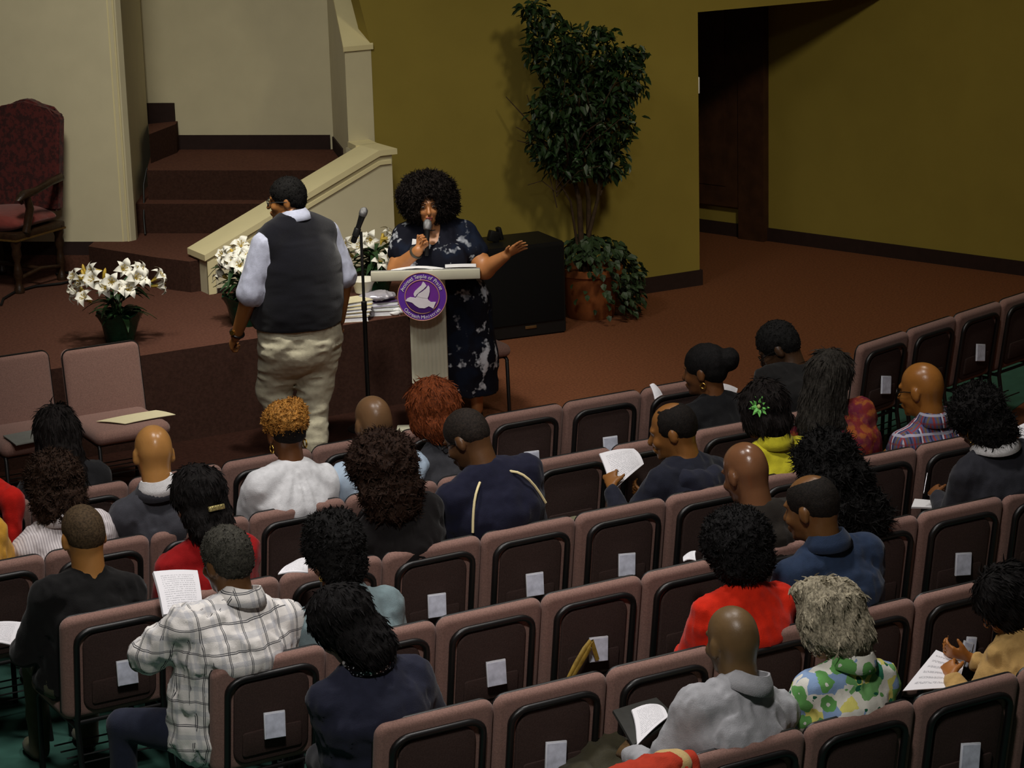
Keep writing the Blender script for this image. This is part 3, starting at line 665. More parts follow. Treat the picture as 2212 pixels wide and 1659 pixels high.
def pleats(P_):
    d = P_-np.array((.05, .12, 1.06)); a = np.arctan2(d[:, 0], -d[:, 2]-.25*d[:, 1]+.02); w = np.clip((np.linalg.norm(d, axis=1)-.06)/.10, 0, 1); return -.006*w*np.sin(a*17+3*np.sin(a*3))
P['golden'] = person('woman with golden curls, hoop earrings and gathered white blouse, second row', 2, 2, (-1.575, .19, 1.165), hp=12, man=False, g=1.12, sk=(104, 62, 36), hair='buzz', hc=(28, 20, 16), top=M_shirtwhite, seed=6, fold=.6, pleat=((pleats, 0, 0, 0),), hairs=1.03, sleeve='elbow', shirt_name='blouse')
P['bald7'] = person('bald man in a pale blue printed shirt, second row', 2, 3, (-1.12, .2, 1.135), hp=10, sk=(116, 82, 56), rough=.34, top=M_bluprint, seed=7, sleeve='short', col=M_bluprint)
P['auburn'] = person('woman with auburn hair and dark grey jacket, second row', 2, 4, (-.79, .22, 1.125), hy=14, hp=14, man=False, sk=(110, 66, 40), hair='bob', hc=(122, 58, 24), topc=(58, 58, 62), seed=8, hairs=1.12)
P['navy'] = person('man with glasses and navy track jacket with pale piping, third row', 3, 2, (-1.03, .27, 1.225), hy=32, hp=30, sk=(96, 62, 38), hair='buzz', hc=(44, 36, 30), g=1.2, topc=(26, 27, 46), seed=9, fold=.8, shirt_name='jacket')
P['brown_curly'] = person('woman with long dark brown curls and black top, third row', 3, 1, (-1.495, .2, 1.165), hp=14, man=False, g=1.1, sk=(110, 68, 40), hair='curlbob', hc=(46, 28, 18), topc=(20, 17, 17), seed=10, hairs=1.22)
P['clip'] = person('woman with pinned black hair, gold clip and red top, third row', 3, -1, (-2.355, .2, 1.172), hy=6, hp=12, man=False, sk=(120, 72, 44), hair='updo', hc=(20, 15, 14), topc=(150, 18, 20), seed=11, hairs=1.08)
P['buzz'] = person('man with cropped hair and black shirt at the aisle, third row', 3, -2, (-2.865, .2, 1.125), hp=8, sk=(176, 116, 62), hair='buzz', hc=(84, 66, 46), topc=(20, 19, 19), sleeve='elbow', seed=12, hipx=-.12, hands=(A_(-.26, .46, .62), A_(.0, .46, .64)), pants=(86, 86, 66))
P['plaid'] = person('heavy man in a white plaid shirt reading a handout at the aisle, fourth row', 4, -2, (-2.575, .22, 1.195), hy=10, hp=12, sk=(98, 64, 38), hair='short', hc=(66, 64, 56), g=1.26, top=M_plaidw, col=M_plaidw, sleeve='short', seed=13, hipx=-.13, yaw=4, hands=(A_(-.16, .42, .90), A_(.16, .42, .80)), pants=(38, 42, 58), knees=(A_(-.42, .46, .53), A_(-.08, .60, .52)), fold=1.5, sw=.195, elbow=(A_(-1, -.1, -.5), None))
P['denim'] = person('woman with thick black curls and grey denim shirt, fourth row', 4, -1, (-2.115, .22, 1.12), hy=5, hp=18, man=False, g=1.1, sk=(110, 66, 40), hair='curlytop', hc=(18, 15, 14), top=cloth((120, 138, 142), 'denim'), col=cloth((120, 138, 142), 'denim'), seed=14, hairs=1.16, hipx=-.05)
P['rhine'] = person('woman with short black hair and navy jacket with glittering collar, fifth row', 5, -1, (-2.455, .27, 1.135), hy=14, hp=26, hr=-14, man=False, g=1.18, sk=(128, 74, 36), hair='updo', hc=(18, 14, 14), topc=(36, 38, 54), seed=15, hairs=1.1, hipx=-.14, shirt_name='jacket')
P['bun'] = person('woman with a low black bun, gold earrings and black top, second row', 2, 7, (.77, .2, 1.11), hy=34, hp=10, man=False, sk=(104, 62, 34), hair='bun', hc=(20, 18, 18), topc=(22, 22, 24), seed=16)
P['black_suit'] = person('man with glasses in a black suit bending forward, second row at right', 2, 8, (1.37, .40, 1.10), hy=48, hp=34, sk=(70, 46, 30), hair='short', hc=(24, 23, 22), topc=(26, 25, 25), seed=17, shirt_name='suit_jacket', g=1.1)
P['grey_long'] = person('woman with long greying hair and maroon print blouse turned right, third row', 3, 6, (.965, .24, 1.20), hy=-52, hp=12, man=False, sk=(120, 68, 34), hair='long', hc=(48, 44, 38), top=M_maroonprint, seed=18, yaw=-14, g=1.1, hairs=1.05)
P['yellow'] = person('woman in a lime yellow jacket with a green flower in her hair, third row', 3, 5, (.535, .2, 1.115), hy=10, hp=14, man=False, g=1.04, sk=(116, 66, 34), hair='bob', hc=(24, 18, 15), topc=(196, 186, 44), col=cloth((196, 186, 44)), seed=19, shirt_name='jacket')
P['hoodie'] = person('balding man in a navy hooded jacket reading papers, third row', 3, 4, (.035, .22, 1.10), hy=36, hp=16, sk=(136, 84, 42), hair='balding', hc=(26, 20, 16), topc=(30, 32, 44), seed=20, g=1.14, pants=(110, 108, 84), knees=(A_(-.42, .46, .66), A_(.02, .60, .52)), hands=(A_(-.20, .44, .82), A_(.10, .44, .70)), yaw=14, shirt_name='hooded_jacket')
P['big_curl'] = person('woman with a huge spread of black curls, fourth row', 4, 4, (.27, .2, 1.10), hp=20, man=False, hair='bigcurl', hc=(17, 14, 13), topc=(24, 22, 22), seed=21)
P['bald_shiny'] = person('bald man with a gleaming scalp and dark brown jacket, fourth row', 4, 3, (-.155, .2, 1.14), hy=8, hp=22, sk=(116, 74, 50), rough=.24, topc=(38, 33, 28), seed=22, hs=1.04)
P['dark_blue'] = person('balding man in a dark blue shirt, fifth row', 5, 3, (-.385, .25, 1.232), hy=26, hp=14, sk=(112, 72, 42), hair='ring', hc=(30, 24, 20), topc=(38, 52, 76), seed=23, g=1.16, hs=1.03, col=cloth((38, 52, 76)), rough=.32)
P['red_afro'] = person('woman with round black hair and bright red jacket, fifth row', 5, 2, (-.79, .2, 1.15), hp=14, man=False, g=1.12, sk=(104, 64, 40), hair='afro', hc=(17, 14, 14), topc=(206, 38, 14), seed=24, hipx=-.02, shirt_name='jacket', hairs=1.06)
P['bald_plaid'] = person('bald man with glasses and colourful plaid shirt, third row near the right aisle', 3, 7, (1.49, .2, 1.08), hy=24, hp=12, sk=(150, 92, 42), rough=.3, top=plaid_color(), col=plaid_color(), seed=25, sleeve='short', hs=1.04)
P['hoop'] = person('woman with short black curls and large hoop earring writing notes, fourth row', 4, 6, (1.165, .24, 1.165), hy=12, hp=30, hr=-8, man=False, g=1.1, sk=(118, 70, 38), hair='curlbob', hc=(20, 16, 15), topc=(44, 44, 50), seed=26, hipx=-.10, hands=(A_(-.25, .46, .74), A_(.05, .46, .66)), shirt_name='jacket', res=.007, elbow=(A_(-.3, -.4, -1), None))
P['floral'] = person('grey haired woman in a green floral blouse, sixth row', 6, 0, (-.95, .2, 1.135), hy=16, hp=20, man=False, sk=(178, 130, 104), hair='shag', hc=(172, 162, 138), top=floral(), col=floral(), sleeve='elbow', seed=27, hairs=1.0, shirt_name='blouse', sw=.15)
P['bald_grey'] = person('bald man in a light grey collared shirt, sixth row', 6, -1, (-1.385, .2, 1.155), hp=10, sk=(108, 80, 52), rough=.4, topc=(168, 168, 172), col=cloth((168, 168, 172)), seed=28, g=1.1, hands=(A_(-.20, .46, .70), A_(.12, .44, .66)), hipx=-.06, fold=1.2, pants=(60, 62, 48))
P['tan'] = person('woman in a tan jacket bent over a programme at the right edge', 6, 2, (-.045, .30, 1.0), hy=46, hp=38, hr=-18, man=False, g=1.1, sk=(158, 94, 44), hair='bob', hc=(20, 16, 15), topc=(186, 150, 92), seed=29, hipx=.06, hands=(A_(-.19, .44, .68), A_(-.05, .50, .71)), shirt_name='jacket', res=.008, fold=1.7, col=cloth((186, 150, 92)))
P['edge'] = person('person in a pale sleeve at the right edge, fourth row', 4, 7, (1.79, .26, 1.13), hp=16, hair='short', topc=(206, 204, 206), seed=30)
# ------------------------------------------------------------ the woman speaking at the lectern
def speaker():
    root = thing('person', 'woman with a big round afro in a navy floral dress speaking into a microphone', 'person', (1.05, 2.70, 0), math.radians(151))
    sk = (172, 108, 66); H = A_(.10, .055, 1.452); R = eul(4, 2, 2); N = A_(.085, .005, 1.325); U = A_(.065, -.01, 1.27); ch = A_(.055, .01, 1.12); wa = A_(.03, .0, .97); hp_ = A_(.0, .0, .80)
    r_ = A_(1, 0, 0)
    T = [tub(hp_, wa, (.225, .185), (.195, .165), r_, .06), tub(wa, ch, (.190, .165), (.172, .150), r_, .06), tub(ch, U, (.170, .140), (.145, .085), r_, .05),
         cap(N, U+A_(.175, 0, -.02), .052, .06, .04), cap(N, U+A_(-.175, 0, -.02), .052, .06, .04), ell(ch+A_(-.085, .12, .0), (.095, .08, .09), None, .04), ell(ch+A_(.085, .12, .0), (.095, .08, .09), None, .04)]
    SR, SL = U+A_(.185, 0, -.025), U+A_(-.185, 0, -.025)
    ER, WR = A_(.305, .09, 1.045), A_(.165, .235, 1.195)
    EL, WL = A_(-.245, .10, 1.035), A_(-.375, .19, 1.135)
    arms = [(SR, ER, WR), (SL, EL, WL)]
    body = head_prims(H, R, 1.0, kk=.018)+[cap(H+R@A_(0, -.02, -.06), N, .052, .06, .02)]+[inflate(t, -.006) for t in T]
    for S_, E_, W_ in arms: body += [cap(S_, E_, .068, .062, .03), cap(E_, W_, .061, .033, .02)]
    body += hand_prims(WR, nrm(A_(-.55, .22, .72)), nrm(A_(.35, -.55, .75)), 62, .92, 3, 25)
    body += hand_prims(WL, nrm(A_(-.80, .10, .55)), nrm(A_(.35, .55, .75)), 9, .95, 9, 42)
    for q, fx in ((-1, -.165), (1, .0)):
        body += [cap((fx, 0, .45), (fx*1.02, -.01, .10), .055, .038, .03), ell((fx*1.02, .06, .045), (.036, .095, .036), None, .02)]
        body += [tub(A_(fx*.7, 0, .75), A_(fx, 0, .45), (.09, .09), (.06, .06), r_, .03)]
    sobj('body', solid(body, .0058, [ell(H+R@A_(-.033, .108, .004), (.016, .014, .010), R, .008), ell(H+R@A_(.033, .108, .004), (.016, .014, .010), R, .008)]), skin(sk, .45), root)
    dress = [inflate(t, .014) for t in T]+[tub(A_(-.02, 0, .80), A_(-.05, 0, .45), (.245, .20), (.25, .19), r_, .08), tub(A_(-.05, 0, .45), A_(-.055, .0, .22), (.25, .19), (.245, .185), r_, .06)]
    for S_, E_, W_ in arms: dress += [cap(S_, S_+(E_-S_)*.48, .080, .086, .03)]
    sobj('dress', solid(dress, .0085, [ell(U+A_(.01, .125, .045), (.052, .10, .115), None, .01), ell(A_(-.05, 0, .12), (.21, .15, .12), None, .01)], ((.007, (16, 16, 8), 3, 0), (.004, (30, 30, 12), 6, 1)), [((0, 0, .22), (0, 0, -1))]), M_dress, root)
    # afro
    T_ = lambda *p: H+R@np.array(p)
    hv = solid([ell(T_(.0, -.03, .05), (.178, .135, .145), R, .03), ell(T_(-.02, -.04, -.035), (.168, .105, .095), R, .04)], .0075, [ell(T_(0, .105, -.032), (.069, .10, .118), R, .012)], ((.012, (30, 30, 30), 2, 1), (.007, (75, 75, 75), 9, 1)))
    sobj('hair', strands(*hv, R, 6500, 'curl', .028, 3), hairmat((24, 16, 13)), root)
    eye = mat('eye_white', (128, 110, 96), .3, .02); iris = mat('eye_dark', (24, 14, 10), .2, .02); lip = mat('lips', (136, 62, 58), .4, .05); brow = hairmat((30, 18, 14))
    for q in (-1, 1):
        sobj('eye', solid([ell(T_(q*.033, .090, .003), (.013, .009, .008), R, .002)], .003), eye, root)
        sobj('iris', solid([ell(T_(q*.033, .0965, .002), (.006, .005, .006), R, .002)], .002), iris, root)
        mb = MB(); mb.tube([Vector(T_(q*.016, .102, .022)), Vector(T_(q*.034, .100, .029)), Vector(T_(q*.052, .088, .022))], [.003, .0035, .002], 6); mb.build('eyebrow', brow, root, 60)
    sobj('lips', solid([ell(T_(0, .107, -.064), (.023, .007, .006), R, .004), ell(T_(0, .104, -.078), (.019, .008, .006), R, .004)], .003), lip, root)
    mb = MB(); a, b = Vector(ER), Vector(WR); p = a+(b-a)*.90; d = (b-a).normalized(); u = d.orthogonal().normalized(); v = d.cross(u)
    mb.tube([p+(u*math.cos(t)+v*math.sin(t))*.038 for t in [2*math.pi*k/16 for k in range(16)]], .009, 6, closed=True); mb.build('watch', mat('watch_band', (60, 58, 50), .4, .1, 40), root, 60)
    ba = MB(); n = nrm(T[2][1]-T[2][2]); ba.box((.185, .140, 1.205), (.055, .006, .085), RZ(-38)@RX(12), .002); ba.build('name_badge', M_white, root)
    ringtube('necklace', A_(.085, .02, 1.315), (1, 0, 0), (0, .92, -.40), .066, .003, mat('necklace', (40, 50, 50), .3, .2, 90), root, 24)
    for q, fx in ((-1, -.168), (1, .0)):
        sobj('shoe', solid([ell((fx, .065, .035), (.044, .115, .036), None, .02), ell((fx, -.03, .05), (.036, .04, .045), None, .02)], .008, [ell((fx, .02, .085), (.032, .085, .04), None, .008)], (), [((0, 0, .0), (0, 0, -1))]), mat('shoe_black', (18, 16, 16), .4, .1), root)
    # hand-held microphone
    mic = thing('microphone', 'black handheld microphone with a silver mesh head in the woman\'s hand', 'microphone', root.location, root.rotation_euler.z)
    a, b = Vector((.112, .262, 1.165)), Vector((.102, .205, 1.345)); d = (b-a).normalized(); q = d.to_track_quat('Z', 'Y').to_matrix()
    mb = MB(); mb.lathe([(.010, 0), (.013, .01), (.0145, .10), (.018, .155), (.021, .165)], a, 16, q); mb.build('handle', M_black, mic, 50)
    mb = MB(); mb.lathe([(.021, .163), (.0255, .17), (.0275, .19), (.0265, .208), (.019, .222), (.007, .229)], a, 18, q); mb.build('mesh_head', mat('mic_mesh', (150, 150, 152), .35, .25, 300, .6, 500, metal=.8), mic, 60)
speaker()
# ------------------------------------------------------------ the man walking past the stage
def walker():
    root = thing('person', 'heavy man in a navy sweater vest and khaki trousers walking past the stage', 'person', (-.025, 2.575, 0), math.radians(12))
    H = A_(.0, .085, 1.600); R = eul(46, 6, 0); N = A_(.0, .03, 1.465); U = A_(0, .01, 1.40); ch = A_(0, .02, 1.20); wa = A_(0, .05, 1.0); hp_ = A_(0, .03, .82); r_ = A_(1, 0, 0)
    T = [tub(hp_, wa, (.245, .225), (.265, .255), r_, .06), tub(wa, ch, (.265, .255), (.255, .200), r_, .06), tub(ch, U, (.250, .19), (.195, .105), r_, .06), cap(N, U+A_(.215, 0, -.03), .058, .066, .05), cap(N, U+A_(-.215, 0, -.03), .058, .066, .05)]
    SLh, SRh = U+A_(-.235, 0, -.04), U+A_(.235, 0, -.04)
    arms = [(SLh, A_(-.335, .05, 1.06), A_(-.335, .215, .79)), (SRh, A_(.33, -.02, 1.07), A_(.34, .06, .80))]
    body = head_prims(H, R, 1.04)+[cap(H+R@A_(0, -.02, -.06), N, .062, .070, .025)]+[inflate(t, -.006) for t in T]
    for q, (S_, E_, W_) in zip((-1, 1), arms):
        body += [cap(S_, E_, .066, .056, .03), cap(E_, W_, .054, .033, .02)]
        body += hand_prims(W_, nrm(W_-E_+A_(0, .12, -.06)), nrm(A_(-q*.45, .8, .5)), 58, 1.0, 3, 20)
    sobj('body', solid(body, .0075), skin((142, 88, 48), .42), root)
    vm = mat('vest_navy', (17, 17, 24), .95, .12, 90, .4, 300, spec=.1, sheen=.2); sm = cloth((176, 180, 200), 'shirt_pale')
    sh = [inflate(t, .008) for t in T]
    for S_, E_, W_ in arms: sh += [cap(S_, S_+(E_-S_)*.92, .078, .086, .03)]
    so = sobj('shirt', solid(sh, .010, (), ((.006, (16, 16, 14), 3, 0), (.004, (34, 30, 14), 8, 1)), [((0, 0, .86), (0, 0, -1))]), sm, root)
    collar(N+A_(0, -.004, .034), eul(14, 6), sm, so, .084, .046, .034, 45)
    sobj('sweater_vest', solid([inflate(t, .024) for t in T], .010, [ell(N+A_(0, .02, .03), (.085, .085, .07), None, .01), ell(SLh+A_(-.065, 0, -.02), (.065, .10, .13), None, .015), ell(SRh+A_(.065, 0, -.02), (.065, .10, .13), None, .015)], ((.005, (9, 9, 11), 5, 0), (.003, (8, 8, 26), 9, 1)), [((0, 0, .838), (0, 0, -1))]), vm, root)
    pm = cloth((184, 178, 154), 'khaki')
    pl = [tub(A_(0, .035, .91), A_(0, .03, .75), (.245, .23), (.25, .235), r_, .06)]
    for hj, kn, an in ((A_(-.115, .03, .74), A_(-.115, .17, .43), A_(-.06, .08, .10)), (A_(.115, .01, .74), A_(.07, -.02, .42), A_(.01, -.06, .08))):
        pl += [cap(hj, kn, .148, .096, .06), cap(kn, an, .096, .070, .04)]
    sobj('trousers', solid(pl, .0105, (), ((.010, (8, 8, 9), 7, 0), (.009, (7, 7, 22), 3, 1), (.003, (26, 26, 40), 3, 1)), [((0, 0, .03), (0, 0, -1)), ((0, 0, .92), (0, 0, 1))]), pm, root)
    for an in (A_(-.06, .08, .0), A_(.01, -.06, .0)):
        sobj('shoe', solid([ell(an+A_(0, .07, .035), (.052, .14, .045), None, .02), ell(an+A_(0, -.02, .05), (.045, .05, .055), None, .02)], .010, (), (), [((0, 0, .0), (0, 0, -1))]), mat('shoe_brown', (30, 22, 18), .4, .1), root)
    build_hair('short', H, R, 1.06, hairmat((13, 11, 10)), root, seed=40)
    glasses(H, R, M_black, root, 1.04)
    S_, E_, W_ = arms[0]; d = Vector(nrm(W_-E_)); c = Vector(E_+(W_-E_)*.93); u = d.orthogonal().normalized(); v = d.cross(u)
    mb = MB(); mb.tube([c+(u*math.cos(t)+v*math.sin(t))*.042 for t in [2*math.pi*k/16 for k in range(16)]], .007, 6, closed=True); wt = mb.build('watch', mat('watch_strap', (24, 22, 22), .4, .1), root, 60)
    mb = MB(); f = c+Vector((-.042, -.01, .01)); mb.lathe([(.016, -.005), (.018, 0), (.016, .006)], f, 14, Vector((-1, -.2, .2)).to_track_quat('Z', 'Y').to_matrix()); mb.build('watch_face', M_gold, wt, 40)
walker()
# ------------------------------------------------------------ small attributes of the audience
M_dark = mat('glasses_black', (20, 18, 17), .3, .1)
for k_ in ('navy', 'black_suit', 'bald_plaid', 'tan'): glasses(P[k_]['h'], P[k_]['R'], M_dark, P[k_]['root'])
for sd in (-1, 1): earring(P['golden'], sd, M_gold, .020, .004, .05)
earring(P['auburn'], -1, M_steel, .018, .003); earring(P['bun'], -1, M_gold, .014, .004); earring(P['floral'], -1, M_gold, .016, .0028); earring(P['grey_long'], 1, M_gold, .006, .005, .03); earring(P['denim'], -1, M_gold, .010, .004, .06)
earring(P['hoop'], -1, M_gold, .042, .003, .03)
def headpt(p, *q): return Vector(p['h']+p['R']@np.array(q))
p = P['bald_tan']; collar(p['N']+p['u']*.030, np.stack([p['r'], p['f'], p['u']], 1), cloth((58, 58, 64)), p['root'], .083, .036, .034, 50, .05, 'jacket_collar', .005)
# golden curls on top
p = P['golden']; Tq = lambda *q: p['h']+p['R']@np.array(q)
sobj('hair', strands(*solid([ell(Tq(0, -.018, .050), (.097, .116, .084), p['R'], .03), ell(Tq(-.04, -.05, .085), (.05, .055, .055), p['R'], .02), ell(Tq(.045, -.03, .09), (.05, .06, .055), p['R'], .02)], .006, (), ((.009, (46, 46, 46), 5, 1), (.004, (100, 100, 100), 3, 1))), p['R'], 3200, 'curl', .013), hairmat((190, 132, 58), .6), p['root'])
# hair clip
p = P['clip']; mb = MB(); mb.box(headpt(p, 0, -.165, -.015), (.075, .014, .022), Matrix(p['R'].tolist()), .004); mb.build('hair_clip', mat('clip_gold', (214, 196, 130), .3, .35, 120, .5, 160, metal=.7), p['root'])
# flower in the hair
p = P['yellow']; c = headpt(p, -.085, -.075, .035); fn = Vector((-.75, -.62, .25)).normalized(); u = fn.orthogonal().normalized(); v = fn.cross(u)
gp = mat('petal_lime', (120, 206, 96), .5, .12, 60); fl = None
mb = MB(); mb.lathe([(.006, -.004), (.012, .004), (.006, .012)], c+fn*.008, 10, fn.to_track_quat('Z', 'Y').to_matrix()); fl = mb.build('flower', mat('flower_centre', (176, 196, 120), .5, .2, 80), p['root'], 40)
for ring, (nn, L, lift) in enumerate(((9, .052, .15), (7, .038, .45))):
    for k in range(nn):
        a = 2*math.pi*(k+.5*ring)/nn; d = u*math.cos(a)+v*math.sin(a); s = fn.cross(d)
        pts = [c+fn*.004, c+d*L*.45+s*L*.24+fn*L*lift*.5, c+d*L+fn*L*lift, c+d*L*.45-s*L*.24+fn*L*lift*.5]
        mb = MB(); mb.prism(pts, fn*.004); mb.build('petal', gp, fl, None)
# piping on the navy jacket
p = P['navy']; pipe = mat('piping_cream', (226, 210, 160), .6, .05)
for sd in (-1, 1):
    o = p['N']; pts = []
    for t in range(7):
        a = t/6; q = o+p['r']*sd*(.075+.115*a**.8)+p['u']*(-.005-.03*a-.15*a*a)-p['f']*(.075+.075*a**.6)
        pts.append(Vector(q))
    mb = MB(); mb.tube(pts, .006, 6); mb.build('piping', pipe, p['root'], 60)
# hood on the hooded jacket
p = P['hoodie']; n0 = p['N']
sobj('hood', solid([tub(n0+p['r']*-.10-p['f']*.10-p['u']*.05, n0+p['r']*.10-p['f']*.10-p['u']*.05, (.05, .045), (.05, .045), p['u'], .04), ell(n0-p['f']*.12-p['u']*.09, (.12, .05, .06), None, .04), cap(n0+p['r']*-.10-p['f']*.08-p['u']*.03, n0+p['r']*-.08+p['f']*.06-p['u']*.02, .035, .025, .03), cap(n0+p['r']*.10-p['f']*.08-p['u']*.03, n0+p['r']*.08+p['f']*.06-p['u']*.02, .035, .025, .03)], .010, (), ((.008, (20, 20, 16), 3, 1),)), cloth((34, 36, 50)), p['root'])
# glittering collar
p = P['rhine']; gl = NB('rhinestones'); vv = gl.t.nodes.new('ShaderNodeTexVoronoi'); vv.inputs['Scale'].default_value = 110; gl.l(gl.coord(), vv.inputs['Vector'])
gl.color(gl.mix(gl.math('LESS_THAN', vv.outputs['Distance'], .28), lin(22, 22, 26), lin(226, 228, 232))); gl.set(Roughness=.2, Metallic=.6)
collar(p['N']+p['u']*.044, np.stack([p['r'], p['f'], p['u']], 1), gl.m, p['root'], .070, .040, .030, 45, .02)
# white collar of the note-taker, pen
p = P['hoop']; collar(p['N']+p['u']*.044, np.stack([p['r'], p['f'], p['u']], 1), cloth((226, 224, 224), 'white_cotton'), p['root'], .072, .034, .045, 40, .03)
# ------------------------------------------------------------ lectern with the round emblem
def lectern():
    t = thing('lectern', 'pale lectern with a fluted column and round purple dove emblem', 'lectern', (.81, 2.505, 0), math.radians(-29))
    acr = mat('acrylic', (214, 214, 206), .12, .03, 5, spec=.5, trans=.65); frost = mat('frosted_acrylic', (196, 194, 172), .35, .08, 6, spec=.4)
    mb = MB(); mb.box((0, -.02, 1.075), (.67, .40, .016), RX(-14), .004); mb.build('desk_top', acr, t)
    mb = MB(); mb.box((0, -.222, 1.095), (.67, .018, .062), None, .006); mb.build('front_lip', mat('lip_acrylic', (190, 186, 166), .25, .06, 8, spec=.5), t)
    mb = MB()
    n = 9; w = .225; prof = []
    for k in range(n*4+1):
        x = -w/2+w*k/(n*4); prof.append((x, -.075-.006*abs(math.sin(math.pi*k/4))))
    poly = [(x, y, .03) for x, y in prof]+[(w/2, .075, .03), (-w/2, .075, .03)]
    mb.prism(poly, (0, 0, 1.03)); mb.build('column', frost, t, 30)
    mb = MB(); mb.box((0, 0, .0175), (.46, .38, .035), None, .006); mb.build('base', frost, t)
    # emblem
    E0 = Vector((-.025, -.236, .965)); ez = Vector((0, -1, 0))
    def disc(name, r, y, m, r0=None, th=.004):
        mb = MB(); N_ = 48
        if r0 is None: mb.prism([E0+Vector((r*math.cos(2*math.pi*k/N_), -y, r*math.sin(2*math.pi*k/N_))) for k in range(N_)], (0, -th, 0))
        else:
            mb.tube([E0+Vector(((r+r0)/2*math.cos(2*math.pi*k/N_), -y-th/2, (r+r0)/2*math.sin(2*math.pi*k/N_))) for k in range(N_)], (r-r0)/2, 8, closed=True)
        return mb.build(name, m, emb if name != 'emblem' else t, 30)
    pur = mat('emblem_purple', (92, 44, 150), .5, .05, 20); pur2 = mat('emblem_purple_inner', (106, 42, 140), .5, .06, 18); whi = mat('emblem_white', (214, 208, 216), .5, .03); cop = mat('emblem_rim', (176, 130, 110), .4, .06)
    emb = None; emb = disc('emblem', .152, 0, pur)
    disc('rim', .153, .002, cop, .147); disc('inner_disc', .103, .004, pur2, None, .003); disc('inner_rim', .108, .005, cop, .102)
    disc('dark_swoosh', .02, .0, pur2) if False else None
    sc = .152/245.0
    def poly(name, pts, m, y):
        mb = MB(); mb.prism([E0+Vector(((x-865)*sc, -y, (405-z)*sc)) for x, z in pts], (0, -.003, 0)); return mb.build(name, m, emb, None)
    dk = mat('emblem_dark', (60, 20, 96), .5, .05)
    poly('swoosh', [(705, 445), (735, 455), (765, 470), (800, 505), (840, 525), (890, 530), (930, 512), (975, 530), (985, 520), (955, 550), (900, 565), (850, 566), (790, 545), (740, 505)], dk, .0075)
    dv = poly('dove', [(700, 440), (718, 416), (748, 403), (782, 408), (802, 412), (810, 402), (860, 395), (912, 402), (925, 438), (950, 458), (1000, 460), (985, 492), (972, 526), (930, 500), (885, 520), (832, 515), (795, 490), (765, 460), (735, 450)], whi, .009)
    poly('wing', [(788, 398), (782, 372), (795, 345), (828, 315), (860, 288), (880, 250), (898, 268), (912, 294), (880, 328), (840, 356), (812, 380), (802, 398)], whi, .009)
    poly('wing', [(812, 398), (830, 372), (868, 350), (905, 322), (930, 288), (942, 310), (942, 350), (932, 390), (918, 420), (870, 412)], whi, .010)
    # lettering round the rim
    V = []; F = []
    def ring_text(s, rad, a0, a1, size, top):
        fc = bpy.data.curves.new('txt', 'FONT'); fo = bpy.data.objects.new('txt', fc); COL.objects.link(fo); fc.size = size; fc.align_x = 'CENTER'; fc.extrude = .0008
        for k, chh in enumerate(s):
            if chh == ' ': continue
            fc.body = chh; dg = bpy.context.evaluated_depsgraph_get(); dg.update(); me = bpy.data.meshes.new_from_object(fo.evaluated_get(dg))
            a = math.radians(a0+(a1-a0)*k/(len(s)-1)); rot = (a-math.pi/2) if top else (a+math.pi/2)
            c, s_ = math.cos(rot), math.sin(rot); base = len(V); px, pz = rad*math.cos(a), rad*math.sin(a)
            for v in me.vertices:
                x, z = v.co.x*1.0, v.co.y; V.append(E0+Vector((px+x*c-z*s_, -.006-v.co.z, pz+x*s_+z*c)))
            for f in me.polygons: F.append([base+i for i in f.vertices])
            bpy.data.meshes.remove(me)
        bpy.data.objects.remove(fo); bpy.data.curves.remove(fc)
    ring_text('Anointed Temple of Praise', .117, 158, 22, .033, True)
    ring_text('Outreach Ministries', .139, 219, 321, .031, False)
    me = bpy.data.meshes.new('lettering'); me.from_pydata(V, [], F); obj('lettering', me, whi, emb)
    return t
lectern()
